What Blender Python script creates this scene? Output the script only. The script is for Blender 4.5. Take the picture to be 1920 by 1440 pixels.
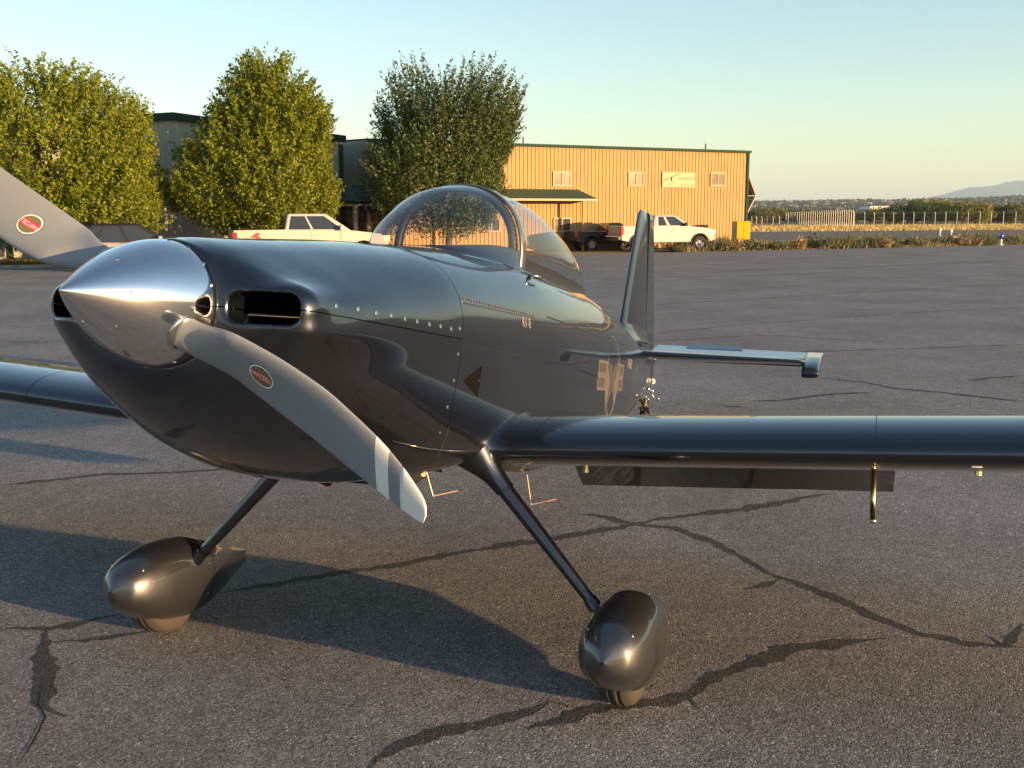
import bpy, bmesh, math, random
import numpy as np
from mathutils import Matrix, Vector
for o in list(bpy.data.objects): bpy.data.objects.remove(o)
SC=bpy.context.scene; COL=SC.collection
R_=math.radians
# ------------------------------------------------------------------ camera
CAM_H=1.6281; F_PX=1941.0; PITCH=-0.16; ROLL=0.004
cam_d=bpy.data.cameras.new('camera'); cam=bpy.data.objects.new('camera',cam_d); COL.objects.link(cam)
cam_d.sensor_fit='HORIZONTAL'; cam_d.sensor_width=36; cam_d.lens=F_PX/1920*36
cam_d.clip_start=.05; cam_d.clip_end=60000
_fw=Vector((0,math.cos(PITCH),math.sin(PITCH))); _up=Vector((0,-math.sin(PITCH),math.cos(PITCH))); _rt=Vector((1,0,0))
_r2=_rt*math.cos(ROLL)-_up*math.sin(ROLL); _u2=_rt*math.sin(ROLL)+_up*math.cos(ROLL)
cam.matrix_world=Matrix(((_r2.x,_u2.x,-_fw.x,0),(_r2.y,_u2.y,-_fw.y,0),(_r2.z,_u2.z,-_fw.z,CAM_H),(0,0,0,1)))
SC.camera=cam
# ------------------------------------------------------------------ sky, sun, exposure
SUN_AZ=R_(121.0); SUN_EL=R_(5.2)
W=bpy.data.worlds.new('World'); SC.world=W; W.use_nodes=True
wn=W.node_tree.nodes; wl=W.node_tree.links
bg=wn['Background']; sky=wn.new('ShaderNodeTexSky'); sky.sky_type='NISHITA'; sky.sun_disc=False
sky.sun_elevation=SUN_EL; sky.sun_rotation=SUN_AZ; sky.altitude=300; sky.air_density=.95; sky.dust_density=.6; sky.ozone_density=1.4
wl.new(sky.outputs[0],bg.inputs[0]); bg.inputs[1].default_value=.094
sd=bpy.data.lights.new('sun','SUN'); sd.energy=4.8; sd.angle=R_(.53); sd.color=(1.0,.60,.27)
sun=bpy.data.objects.new('sun',sd); COL.objects.link(sun)
_s=Vector((math.sin(SUN_AZ)*math.cos(SUN_EL),math.cos(SUN_AZ)*math.cos(SUN_EL),math.sin(SUN_EL)))
sun.rotation_euler=_s.to_track_quat('Z','Y').to_euler(); sun.location=_s*50
SC.view_settings.view_transform='Standard'; SC.view_settings.look='None'; SC.view_settings.gamma=1; SC.view_settings.use_curve_mapping=False
SC.view_settings.exposure=2.03
rng=np.random.default_rng(7); random.seed(7)
# ------------------------------------------------------------------ materials
MATS={}
def mat(name,col,rough=.6,metal=0,coat=0,spec=.5,bump=None,var=None,coat_rough=.03,trans=0,emit=None):
    """principled material; var=(scale,amount) value mottling; bump=(scale,distance)"""
    if name in MATS: return MATS[name]
    m=bpy.data.materials.new(name); m.use_nodes=True; nt=m.node_tree; p=nt.nodes['Principled BSDF']
    p.inputs['Base Color'].default_value=(*col,1); p.inputs['Roughness'].default_value=rough; p.inputs['Metallic'].default_value=metal
    p.inputs['Coat Weight'].default_value=coat; p.inputs['Coat Roughness'].default_value=coat_rough; p.inputs['Specular IOR Level'].default_value=spec
    if trans: p.inputs['Transmission Weight'].default_value=trans
    tc=nt.nodes.new('ShaderNodeTexCoord')
    if var:
        n=nt.nodes.new('ShaderNodeTexNoise'); n.inputs['Scale'].default_value=var[0]; n.inputs['Detail'].default_value=6
        nt.links.new(tc.outputs['Object'],n.inputs['Vector'])
        r=nt.nodes.new('ShaderNodeMapRange'); r.inputs[1].default_value=.3; r.inputs[2].default_value=.7; r.inputs[3].default_value=1-var[1]; r.inputs[4].default_value=1+var[1]
        nt.links.new(n.outputs[0],r.inputs[0])
        x=nt.nodes.new('ShaderNodeVectorMath'); x.operation='SCALE'; x.inputs[0].default_value=col
        nt.links.new(r.outputs[0],x.inputs['Scale']); nt.links.new(x.outputs[0],p.inputs['Base Color'])
    if bump:
        n=nt.nodes.new('ShaderNodeTexNoise'); n.inputs['Scale'].default_value=bump[0]; n.inputs['Detail'].default_value=bump[2] if len(bump)>2 else 4
        nt.links.new(tc.outputs['Object'],n.inputs['Vector'])
        b=nt.nodes.new('ShaderNodeBump'); b.inputs['Distance'].default_value=bump[1]; b.inputs['Strength'].default_value=1
        nt.links.new(n.outputs[0],b.inputs['Height']); nt.links.new(b.outputs[0],p.inputs['Normal'])
        if coat: nt.links.new(b.outputs[0],p.inputs['Coat Normal'])
    MATS[name]=m; return m
def glass_mat(name,tint,refl=1.0,rough=.0):
    """thin clear sheet: fresnel mix of a tinted see-through and a mirror reflection"""
    if name in MATS: return MATS[name]
    m=bpy.data.materials.new(name); m.use_nodes=True; nt=m.node_tree; nt.nodes.remove(nt.nodes['Principled BSDF'])
    out=nt.nodes['Material Output']; t=nt.nodes.new('ShaderNodeBsdfTransparent'); t.inputs[0].default_value=(*tint,1)
    g=nt.nodes.new('ShaderNodeBsdfGlossy'); g.inputs['Roughness'].default_value=rough; g.inputs[0].default_value=(1,1,1,1)
    f=nt.nodes.new('ShaderNodeFresnel'); gg=nt.nodes.new('ShaderNodeNewGeometry'); io=nt.nodes.new('ShaderNodeMapRange'); io.inputs[3].default_value=1.49; io.inputs[4].default_value=1/1.49
    nt.links.new(gg.outputs['Backfacing'],io.inputs[0]); nt.links.new(io.outputs[0],f.inputs[0])
    k=nt.nodes.new('ShaderNodeMath'); k.operation='MULTIPLY'; k.inputs[1].default_value=refl; k.use_clamp=True
    x=nt.nodes.new('ShaderNodeMixShader'); nt.links.new(f.outputs[0],k.inputs[0]); nt.links.new(k.outputs[0],x.inputs[0])
    nt.links.new(t.outputs[0],x.inputs[1]); nt.links.new(g.outputs[0],x.inputs[2]); nt.links.new(x.outputs[0],out.inputs[0])
    MATS[name]=m; return m
# ------------------------------------------------------------------ mesh helpers
def link(o,parent=None):
    COL.objects.link(o)
    if parent is not None: o.parent=parent
    return o
def tag(o,label=None,cat=None,group=None,kind=None):
    for k,v in (('label',label),('category',cat),('group',group),('kind',kind)):
        if v: o[k]=v
    return o
def empty(name,loc=(0,0,0),rz=0):
    o=bpy.data.objects.new(name,None); o.location=loc; o.rotation_euler=(0,0,rz); o.empty_display_size=.2; return link(o)
def mesh_obj(name,V,F,m,parent=None,smooth=False,recalc=True):
    me=bpy.data.meshes.new(name); V=np.asarray(V,float)
    me.from_pydata([tuple(v) for v in V],[],[tuple(int(i) for i in f) for f in F])
    if recalc:
        bm=bmesh.new(); bm.from_mesh(me); bmesh.ops.recalc_face_normals(bm,faces=bm.faces); bm.to_mesh(me); bm.free()
    if smooth: me.polygons.foreach_set('use_smooth',[True]*len(me.polygons))
    me.materials.append(m); return link(bpy.data.objects.new(name,me),parent)
def fast_mesh(name,V,Q,m,parent=None,smooth=False,n=4):
    """big meshes of uniform n-gons through foreach_set"""
    me=bpy.data.meshes.new(name); V=np.ascontiguousarray(V,np.float32); Q=np.ascontiguousarray(Q,np.int32)
    me.vertices.add(len(V)); me.vertices.foreach_set('co',V.ravel())
    me.loops.add(Q.size); me.loops.foreach_set('vertex_index',Q.ravel())
    me.polygons.add(len(Q)); me.polygons.foreach_set('loop_start',np.arange(len(Q),dtype=np.int32)*n)
    me.update(calc_edges=True)
    if smooth: me.polygons.foreach_set('use_smooth',np.ones(len(Q),bool))
    me.materials.append(m); return link(bpy.data.objects.new(name,me),parent)
class MB:
    """collects shapes into one mesh"""
    def __init__(s): s.v=[]; s.f=[]
    def add(s,V,F):
        n=len(s.v); s.v+= [tuple(map(float,p)) for p in V]; s.f+= [tuple(n+i for i in f) for f in F]; return s
    def box(s,c,d,rz=0,ry=0):
        x,y,z=[k/2 for k in d]; P=[(a*x,b*y,e*z) for a in(-1,1) for b in(-1,1) for e in(-1,1)]
        M=Matrix.Rotation(rz,3,'Z')@Matrix.Rotation(ry,3,'Y'); P=[M@Vector(p)+Vector(c) for p in P]
        return s.add(P,[(0,1,3,2),(4,6,7,5),(0,4,5,1),(2,3,7,6),(0,2,6,4),(1,5,7,3)])
    def tube(s,pts,rad,n=10,cap=True,ell=None):
        pts=[Vector(p) for p in pts]; k=len(pts); rad=[rad]*k if not hasattr(rad,'__len__') else rad
        V=[];prev=None
        for i,p in enumerate(pts):
            d=(pts[min(i+1,k-1)]-pts[max(i-1,0)]).normalized()
            a=Vector((1,0,0)) if abs(d.x)<.9 else Vector((0,1,0))
            u=d.cross(a).normalized() if prev is None else (prev-d*prev.dot(d)).normalized()
            prev=u; w=d.cross(u)
            for j in range(n):
                t=2*math.pi*j/n; V.append(p+u*math.cos(t)*rad[i]+w*math.sin(t)*rad[i])
        F=[(i*n+j,i*n+(j+1)%n,(i+1)*n+(j+1)%n,(i+1)*n+j) for i in range(k-1) for j in range(n)]
        if cap: F+=[tuple(range(n))[::-1],tuple(range((k-1)*n,k*n))]
        return s.add(V,F)
    def lathe(s,prof,c=(0,0,0),axis='z',n=24):
        V=[];k=len(prof)
        for r,h in prof:
            for j in range(n):
                t=2*math.pi*j/n; a,b=r*math.cos(t),r*math.sin(t)
                V.append({'z':(a,b,h),'y':(a,h,b),'x':(h,a,b)}[axis])
        V=[tuple(v[i]+c[i] for i in range(3)) for v in V]
        F=[(i*n+j,i*n+(j+1)%n,(i+1)*n+(j+1)%n,(i+1)*n+j) for i in range(k-1) for j in range(n)]
        return s.add(V,F)
    def prism(s,poly,y0,y1):
        """polygon in x,z extruded along y"""
        n=len(poly); V=[(p[0],y0,p[1]) for p in poly]+[(p[0],y1,p[1]) for p in poly]
        return s.add(V,[tuple(range(n)),tuple(range(n,2*n))[::-1]]+[(i,(i+1)%n,n+(i+1)%n,n+i) for i in range(n)])
    def build(s,name,m,parent=None,smooth=False,bevel=0,tf=None):
        V=[tf(v) for v in s.v] if tf else s.v
        o=mesh_obj(name,V,s.f,m,parent,smooth)
        if bevel:
            bm=bmesh.new(); bm.from_mesh(o.data)
            es=[e for e in bm.edges if len(e.link_faces)==2 and e.calc_face_angle(0)>.6]
            bmesh.ops.bevel(bm,geom=es,offset=bevel,segments=2,affect='EDGES',profile=.5,clamp_overlap=True); bm.to_mesh(o.data); bm.free()
        return o
def grid_faces(n,m,closed=False):
    F=[]
    for i in range(n-1):
        for j in range(m if closed else m-1):
            F.append((i*m+j,i*m+(j+1)%m,(i+1)*m+(j+1)%m,(i+1)*m+j))
    return F
def mesh_from_text(txt,size=1.0):
    cu=bpy.data.curves.new('t','FONT'); cu.body=txt; cu.size=size; cu.align_x='CENTER'; cu.align_y='CENTER'; cu.resolution_u=2
    o=bpy.data.objects.new('t',cu); COL.objects.link(o); dg=bpy.context.evaluated_depsgraph_get(); me=bpy.data.meshes.new_from_object(o.evaluated_get(dg))
    V=np.array([v.co[:] for v in me.vertices]); F=[tuple(p.vertices) for p in me.polygons]
    bpy.data.objects.remove(o); return V,F

# ------------------------------------------------------------------ airframe section curves (metres; x aft, y left, z up from the propeller hub)
def pch(xs,ys):
    """monotone-ish smooth cubic interpolation (PCHIP)"""
    xs=np.array(xs,float); ys=np.array(ys,float)
    h=np.diff(xs); dl=np.diff(ys)/h
    m=np.zeros_like(ys); m[0]=dl[0]; m[-1]=dl[-1]
    for i in range(1,len(xs)-1):
        if dl[i-1]*dl[i]>0:
            a=2*h[i]+h[i-1]; b=h[i]+2*h[i-1]; m[i]=(a+b)/(a/dl[i-1]+b/dl[i])
    def f(x):
        x=np.clip(np.asarray(x,float),xs[0],xs[-1]); i=np.clip(np.searchsorted(xs,x)-1,0,len(xs)-2)
        t=(x-xs[i])/h[i]
        return ((1+2*t)*(1-t)**2*ys[i]+t*(1-t)**2*h[i]*m[i]+t*t*(3-2*t)*ys[i+1]+t*t*(t-1)*h[i]*m[i+1])
    return f
FW=1.032
# fuselage tables
fx=[.1035,.112,.135,.17,.25,.40,.60,.80,1.03,1.5,2.0,3.0,4.0,5.0,5.6,5.92]
f_w =pch(fx,[.167,.265,.33,.368,.388,.400,.415,.428,.437,.440,.440,.40,.30,.16,.075,.02])
f_zt=pch(fx,[.1645,.167,.171,.178,.190,.210,.238,.265,.29,.342,.39,.39,.335,.228,.187,.175])
f_zb=pch(fx,[-.166,-.186,-.22,-.255,-.32,-.405,-.465,-.49,-.485,-.455,-.46,-.455,-.39,-.275,-.17,-.10])
f_nt=pch(fx,[2,1.95,1.85,1.75,1.72,1.85,2.15,2.38,2.6,2.5,2.4,2.3,2.2,2.2,2.2,2.2])
f_nb=pch(fx,[2,2.1,2.2,2.3,2.4,2.55,2.8,3.6,5,7,7,7,6,4.5,3,2.5])
f_k =pch(fx,[0,0,0,0,.02,.05,.1,.17,.22,.12,.12,.12,.12,.08,0,0])
f_wu=pch(fx,[.1655,.188,.222,.265,.322,.383,.414,.428,.437,.440,.440,.40,.30,.16,.075,.02])
def zm(x): return np.interp(x,[0,1,3,5.9],[0,-.02,-.02,.06])
def fsec(x,th):
    """x, th broadcast; th 0 top .. pi bottom, left side"""
    w,zt,zb,m=f_w(x),f_zt(x),f_zb(x),zm(x); s,c=np.sin(th),np.cos(th)
    up=c>=0; n=np.where(up,f_nt(x),f_nb(x)); h=np.where(up,zt-m,m-zb)
    y=w*np.abs(s)**(2/n); z=m+np.sign(c)*h*np.abs(c)**(2/n)
    y=y*(1-f_k(x)*np.maximum(0,m-z)); return y,z
def deck(x,y):
    w,zt,m,n=f_w(x),f_zt(x),zm(x),f_nt(x)
    return m+(zt-m)*np.clip(1-(np.abs(y)/w)**n,0,1)**(1/n)
def theta_at(x,y):
    n=f_nt(x); return np.arcsin(np.clip((y/f_w(x))**(n/2),0,1))
# canopy footprint
c_y=pch([1.39,1.40,1.43,1.51,1.61,1.80,1.97,2.3,2.8,3.2,3.5,3.7,3.78],[0,.06,.11,.17,.21,.252,.275,.287,.262,.205,.135,.06,0])
c_z=pch([1.39,1.48,1.62,1.80,2.0,2.4,2.8,3.2,3.5,3.78],[.337,.415,.525,.625,.672,.693,.655,.57,.47,.365])
def csec(x,t):
    """t 0 = rail left .. pi/2 top"""
    yb=c_y(x); zb=deck(x,yb); n=2.25
    return yb*np.cos(t)**(2/n)*(1+.06*np.sin(2*t)), zb+(np.maximum(c_z(x),zb+.001)-zb)*np.sin(t)**(2/n)
# ------------------------------------------------------------------ ground
def gz(y): return -.0056*np.clip(np.asarray(y,float)-8,0,54)
def asphalt(name='asphalt',k=1.0):
    m=bpy.data.materials.new(name); m.use_nodes=True; nt=m.node_tree; p=nt.nodes['Principled BSDF']; L=nt.links
    g=nt.nodes.new('ShaderNodeNewGeometry')
    def noise(sc,det=4,ro=.6):
        n=nt.nodes.new('ShaderNodeTexNoise'); n.inputs['Scale'].default_value=sc; n.inputs['Detail'].default_value=det; n.inputs['Roughness'].default_value=ro; L.new(g.outputs['Position'],n.inputs['Vector']); return n
    def ramp(src,stops):
        r=nt.nodes.new('ShaderNodeValToRGB'); L.new(src,r.inputs[0]); e=r.color_ramp.elements
        e[0].position,e[0].color=stops[0][0],(*stops[0][1],1); e[1].position,e[1].color=stops[1][0],(*stops[1][1],1)
        for q in stops[2:]: z=e.new(q[0]); z.color=(*q[1],1)
        return r
    v=nt.nodes.new('ShaderNodeTexVoronoi'); v.inputs['Scale'].default_value=165; L.new(g.outputs['Position'],v.inputs['Vector'])
    c1=ramp(v.outputs['Color'],[(0,(.040*k,.041*k,.042*k)),(1,(.60*k,.60*k,.60*k)),(.40,(.108*k,.112*k,.117*k)),(.78,(.19*k,.194*k,.20*k)),(.93,(.33*k,.33*k,.33*k))])
    n2=noise(.55,5); c2=ramp(n2.outputs[0],[(.3,(.78,.77,.76)),(.7,(1.2,1.18,1.17))])
    n3=noise(9,3); c3=ramp(n3.outputs[0],[(.3,(.86,.86,.86)),(.7,(1.12,1.12,1.12))])
    a=nt.nodes.new('ShaderNodeVectorMath'); a.operation='MULTIPLY'; L.new(c1.outputs[0],a.inputs[0]); L.new(c2.outputs[0],a.inputs[1])
    b=nt.nodes.new('ShaderNodeVectorMath'); b.operation='MULTIPLY'; L.new(a.outputs[0],b.inputs[0]); L.new(c3.outputs[0],b.inputs[1])
    L.new(b.outputs[0],p.inputs['Base Color']); p.inputs['Roughness'].default_value=.88; p.inputs['Specular IOR Level'].default_value=.3
    v2=nt.nodes.new('ShaderNodeTexVoronoi'); v2.inputs['Scale'].default_value=165; L.new(g.outputs['Position'],v2.inputs['Vector'])
    n4=noise(60,5,.7); ad=nt.nodes.new('ShaderNodeMath'); ad.operation='SUBTRACT'; L.new(n4.outputs[0],ad.inputs[0]); L.new(v2.outputs['Distance'],ad.inputs[1])
    bu=nt.nodes.new('ShaderNodeBump'); bu.inputs['Distance'].default_value=.0024; bu.inputs['Strength'].default_value=.9; L.new(ad.outputs[0],bu.inputs['Height']); L.new(bu.outputs[0],p.inputs['Normal'])
    return m
M_asph=asphalt('asphalt',1.36)
M_field=mat('dry_field',(.20,.155,.085),rough=.95,var=(.6,.35),bump=(3,.05))
M_tar=asphalt('crack_sealant',.42)
ED=[(-60,15.0),(-19,38.0),(12,57.6),(34,69.0),(60,82),(120,110)]      # far edge of the apron
# terrain sheet to the horizon
yy=np.concatenate([[-18000,-3000,-800,-200,-60],np.linspace(-20,70,46),[80,100,140,200,300,500,900,2000,5000,18000]]); xx=np.concatenate([[-18000,-3000,-900,-300],np.linspace(-120,120,31),[300,900,3000,18000]])
V=[(x,y,float(gz(y))-.05) for y in yy for x in xx]
tag(mesh_obj('ground',V,grid_faces(len(yy),len(xx)),M_field),kind='structure')
xe=np.linspace(-60,120,61); ye=np.interp(xe,[e[0] for e in ED],[e[1] for e in ED]); V=[];ts=np.concatenate([[0],np.linspace(.25,1,50)])
for x,yf in zip(xe,ye):
    for t in ts: y=-120+(yf+120)*t; V.append((x,y,float(gz(y))))
V=np.array(V); 
apron=mesh_obj('apron',V,grid_faces(len(xe),len(ts)),M_asph); tag(apron,kind='structure')
def ground_px(px):
    x=(px[0]-960)/F_PX; y=(720-px[1])/F_PX; c,s=math.cos(ROLL),math.sin(ROLL); x,y=x*c+y*s,-x*s+y*c
    v=np.array([x,0,0])+y*np.array(_up)+np.array(_fw); z=0.
    for _ in range(30): t=(z-CAM_H)/v[2]; z=float(gz(t*v[1]))
    return np.array([t*v[0],t*v[1],z])
TARH=0.0
def tar_ribbon(pts,w,name='crack_seal',jit=.35,m=None,h=.0006):
    P=[ground_px(p)[:2] for p in pts]; Q=[]
    for i in range(len(P)-1):
        n=max(2,int(np.linalg.norm(P[i+1]-P[i])/.03)); n=min(n,60)
        for t in np.linspace(0,1,n,endpoint=False): Q.append(P[i]+(P[i+1]-P[i])*t)
    Q.append(P[-1]); Q=np.array(Q); n=len(Q)
    def smooth_noise(k): 
        r=rng.normal(size=n+2*k); return np.convolve(r,np.ones(k)/k,'same')[k:k+n]*math.sqrt(k)
    d=np.gradient(Q,axis=0); d/=np.linalg.norm(d,axis=1)[:,None]+1e-9; nn=np.stack([-d[:,1],d[:,0]],1)
    Q=Q+nn*(smooth_noise(9)*w*.18)[:,None]; ww=w*(1+jit*smooth_noise(5)*.6); ww*=np.clip(np.minimum(np.arange(n),np.arange(n)[::-1])/6,.12,1); ww=np.maximum(ww,w*.15)
    e1=Q+nn*(ww*(.5+.12*rng.normal(size=n)))[:,None]; e2=Q-nn*(ww*(.5+.12*rng.normal(size=n)))[:,None]
    global TARH; TARH+=.00003; h=h+TARH
    V=[]
    for a,b in zip(e1,e2): V+= [(a[0],a[1],float(gz(a[1]))+h),(b[0],b[1],float(gz(b[1]))+h)]
    mesh_obj(name,V,[(2*i,2*i+1,2*i+3,2*i+2) for i in range(n-1)],m or M_tar,apron)
for pts,w in [
 ([(690,1440),(745,1395),(800,1370),(870,1357),(935,1345),(985,1330),(1030,1310),(1070,1322)],.045),
 ([(990,1368),(1040,1352),(1110,1328),(1180,1322),(1250,1310),(1290,1300),(1330,1268),(1400,1245),(1470,1215),(1560,1207),(1665,1198)],.055),
 ([(1290,1300),(1320,1328)],.05),
 ([(410,1113),(520,1096),(640,1072),(760,1055),(830,1042),(900,1030),(960,1020),(1010,1014),(1080,1000),(1160,987),(1230,975),(1310,962),(1400,953),(1480,938),(1560,925)],.045),
 ([(1075,962),(1130,968),(1200,985),(1260,992),(1330,1015),(1390,1045),(1440,1075),(1490,1090),(1560,1120),(1640,1155),(1720,1190),(1800,1208),(1920,1216)],.040),
 ([(1395,1105),(1450,1095),(1480,1085)],.05),([(1850,1190),(1885,1212),(1920,1170)],.03),
 ([(0,1182),(60,1180),(110,1178),(170,1165),(230,1155)],.045),([(95,1178),(85,1215),(78,1270),(85,1320),(120,1345)],.045),([(90,1205),(160,1200),(240,1187),(300,1178)],.03),
 ([(0,910),(60,903),(130,897),(200,890),(260,888),(330,885),(420,880),(490,868)],.04),
 ([(1405,752),(1470,750),(1530,742),(1590,737),(1640,735)],.05),([(1540,709),(1610,716),(1680,728),(1760,735),(1850,745),(1920,753)],.04),([(1350,760),(1400,765)],.05),
 ([(1815,715),(1860,708),(1920,705)],.05),([(1230,625),(1330,615),(1420,606),(1520,600),(1650,590),(1780,582),(1920,577)],.04),
 ([(1225,572),(1320,566),(1430,560),(1600,548),(1760,540),(1920,532)],.05),([(1240,575),(1400,590)],.03),([(1400,628),(1500,632),(1600,638),(1680,643)],.04),
 ([(1100,600),(1165,596)],.05),([(1230,640),(1300,636),(1400,630)],.035),
]: tar_ribbon(pts,w*1.35)
for y,x0,x1 in [(483,1090,1920),(492,1085,1800),(503,1100,1920),(516,1100,1700),(528,1230,1920),(545,1105,1500),(486,0,110),(530,0,110),(556,0,105),(592,0,100),(612,0,110),(640,0,115),(655,1500,1920),(500,1300,1920)]:
    tar_ribbon([(x0,y+(x1-x0)*.012),((x0+x1)/2+20,y+rng.normal()*1.5),(x1,y-(x1-x0)*.020)],.09 if y<520 else .05,jit=.5)
# open hair crack
tar_ribbon([(30,1440),(55,1400),(72,1370),(85,1345),(75,1320),(78,1285)],.008,'open_crack',.3,mat('crack_dark',(.006,.006,.006),rough=1))
# ------------------------------------------------------------------ airplane
PX0=Vector((1.4301,0,-1.2097))                    # airframe point between the main wheels, on the ground
HUB=np.array((-.9122,2.4971,1.4334)); PSI=.3452; TH=.1695
_F=np.array([-math.sin(PSI),-math.cos(PSI),0]); _L=np.array([math.cos(PSI),-math.sin(PSI),0]); _U=np.array([0,0,1.])
AR=np.stack([-(_F*math.cos(TH)+_U*math.sin(TH)),_L,-_F*math.sin(TH)+_U*math.cos(TH)],1)   # airframe -> world
def a2w(p): return AR@np.asarray(p,float)+HUB
airplane=bpy.data.objects.new('airplane',None); COL.objects.link(airplane)
_o=a2w(PX0); airplane.matrix_world=Matrix(((-AR[0,0],AR[0,1],AR[0,2],_o[0]),(-AR[1,0],AR[1,1],AR[1,2],_o[1]),(-AR[2,0],AR[2,1],AR[2,2],_o[2]),(0,0,0,1)))
tag(airplane,'dark metallic grey two-seat low-wing propeller airplane with polished spinner on the asphalt','airplane')
def lo(p): return (-(p[0]-PX0.x),p[1]-PX0.y,p[2]-PX0.z)
def lov(V): V=np.asarray(V,float); return np.stack([-(V[:,0]-PX0.x),V[:,1]-PX0.y,V[:,2]-PX0.z],1)
def part(name,V,Fc,m,parent=None,smooth=True,recalc=True): return mesh_obj(name,lov(V),Fc,m,parent or airplane,smooth,recalc)
def ploft(name,P,m,parent=None,closed=True,caps=False,smooth=True):
    """P array (n,m,3) of rings"""
    P=np.asarray(P,float); n,k=P.shape[:2]; Fc=grid_faces(n,k,closed)
    if caps: Fc+= [tuple(range(k)),tuple(range((n-1)*k,n*k))]
    return part(name,P.reshape(-1,3),Fc,m,parent,smooth)
# paints
M_paint=mat('aircraft_paint',(.026,.034,.052),rough=.36,metal=.92,coat=1.0,coat_rough=.025,bump=(2.6,.0016,2))
M_smooth=mat('aircraft_paint_smooth',(.026,.034,.052),rough=.36,metal=.92,coat=1.0,coat_rough=.025)
M_pant=mat('pant_paint_glow',(.085,.092,.108),rough=.42,metal=.92,coat=1.0,coat_rough=.025)  # aircraft paint made lighter and rougher, sun glow put into its colour
M_alu=mat('polished_aluminium',(.80,.80,.80),rough=.095,metal=1.0,bump=(60,.00002,3))
M_blade=mat('blade_grey',(.215,.24,.268),rough=.38,spec=.45)
M_white=mat('blade_white',(.78,.78,.76),rough=.4)
M_steel=mat('bright_steel',(.62,.60,.57),rough=.22,metal=1)
M_black=mat('matt_black',(.006,.006,.006),rough=.9,spec=.02)
M_dark=mat('dark_trim',(.014,.015,.017),rough=.5,spec=.3)
M_seam=mat('panel_gap',(.008,.008,.009),rough=.8)
M_rubber=mat('tyre_rubber',(.035,.032,.03),rough=.85,bump=(60,.001))
M_brass=mat('brass_tube',(.72,.60,.28),rough=.25,metal=1)
M_cream=mat('cream_plastic',(.72,.58,.36),rough=.5)
M_hinge=mat('hinge_metal',(.30,.31,.32),rough=.3,metal=.8)
M_mark=mat('tan_marking',(.105,.092,.082),rough=.45,coat=.5)
M_mark2=mat('dark_marking',(.05,.047,.046),rough=.45,coat=.5)
M_letter=mat('pale_lettering',(.22,.20,.18),rough=.4)
for m_ in (M_paint,M_smooth): m_.node_tree.nodes['Principled BSDF'].inputs['Coat IOR'].default_value=1.6
# ---- cowling: implicit surface (body + inlet cheeks - inlets), turned into a mesh with surface nets
def smin(a,b,k): h=np.clip(.5+.5*(b-a)/k,0,1); return b+(a-b)*h-k*h*(1-h)
def smax(a,b,k): return -smin(-a,-b,k)
def cowlF(x,y,z):
    m=zm(x); ay=np.abs(y); dz=z-m; up=dz>=0
    n=np.where(up,f_nt(x),f_nb(x)); h=np.where(up,f_zt(x)-m,m-f_zb(x)); sm=np.clip((z+.06)/.08,0,1); sm=sm*sm*(3-2*sm); w=(f_w(x)+(f_wu(x)-f_w(x))*sm)*(1-f_k(x)*np.maximum(0,-dz))
    q=(ay/w)**n+(np.abs(dz)/h)**n; rho=np.sqrt(ay*ay+dz*dz)+1e-6
    d1=rho*(1-np.maximum(q,1e-9)**(-1/n)); d1=np.maximum(d1,-.3)
    s=np.clip((x-.100)/.085,1e-4,1); pr=np.sqrt(np.maximum(1-(1-s)**2,1e-4)); fade=np.clip((x-.22)/.75,0,1); fade=fade*fade*(3-2*fade)
    a=.133*pr*(1-.25*fade); b=.074*pr*(1+.25*np.sin(math.pi*fade)-.45*fade); cy=.272-.02*fade
    q2=(np.abs(ay-cy)/a)**2.3+(np.abs(z)/b)**2.3; r2=np.sqrt((ay-cy)**2+z*z)+1e-6
    d2=np.maximum(r2*(1-np.maximum(q2,1e-9)**(-1/2.3)),-.08)
    d=smin(d1,d2,.10)
    d=smax(d,.1042-x,.004)
    e1=np.abs(ay-.283)-(.093-.033); e2=np.abs(z+.001)-(.0385-.033)
    d3=np.sqrt(np.maximum(e1,0)**2+np.maximum(e2,0)**2)+np.minimum(np.maximum(e1,e2),0)-.033
    return smax(d,-np.maximum(d3,x-.40),.016)
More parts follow.
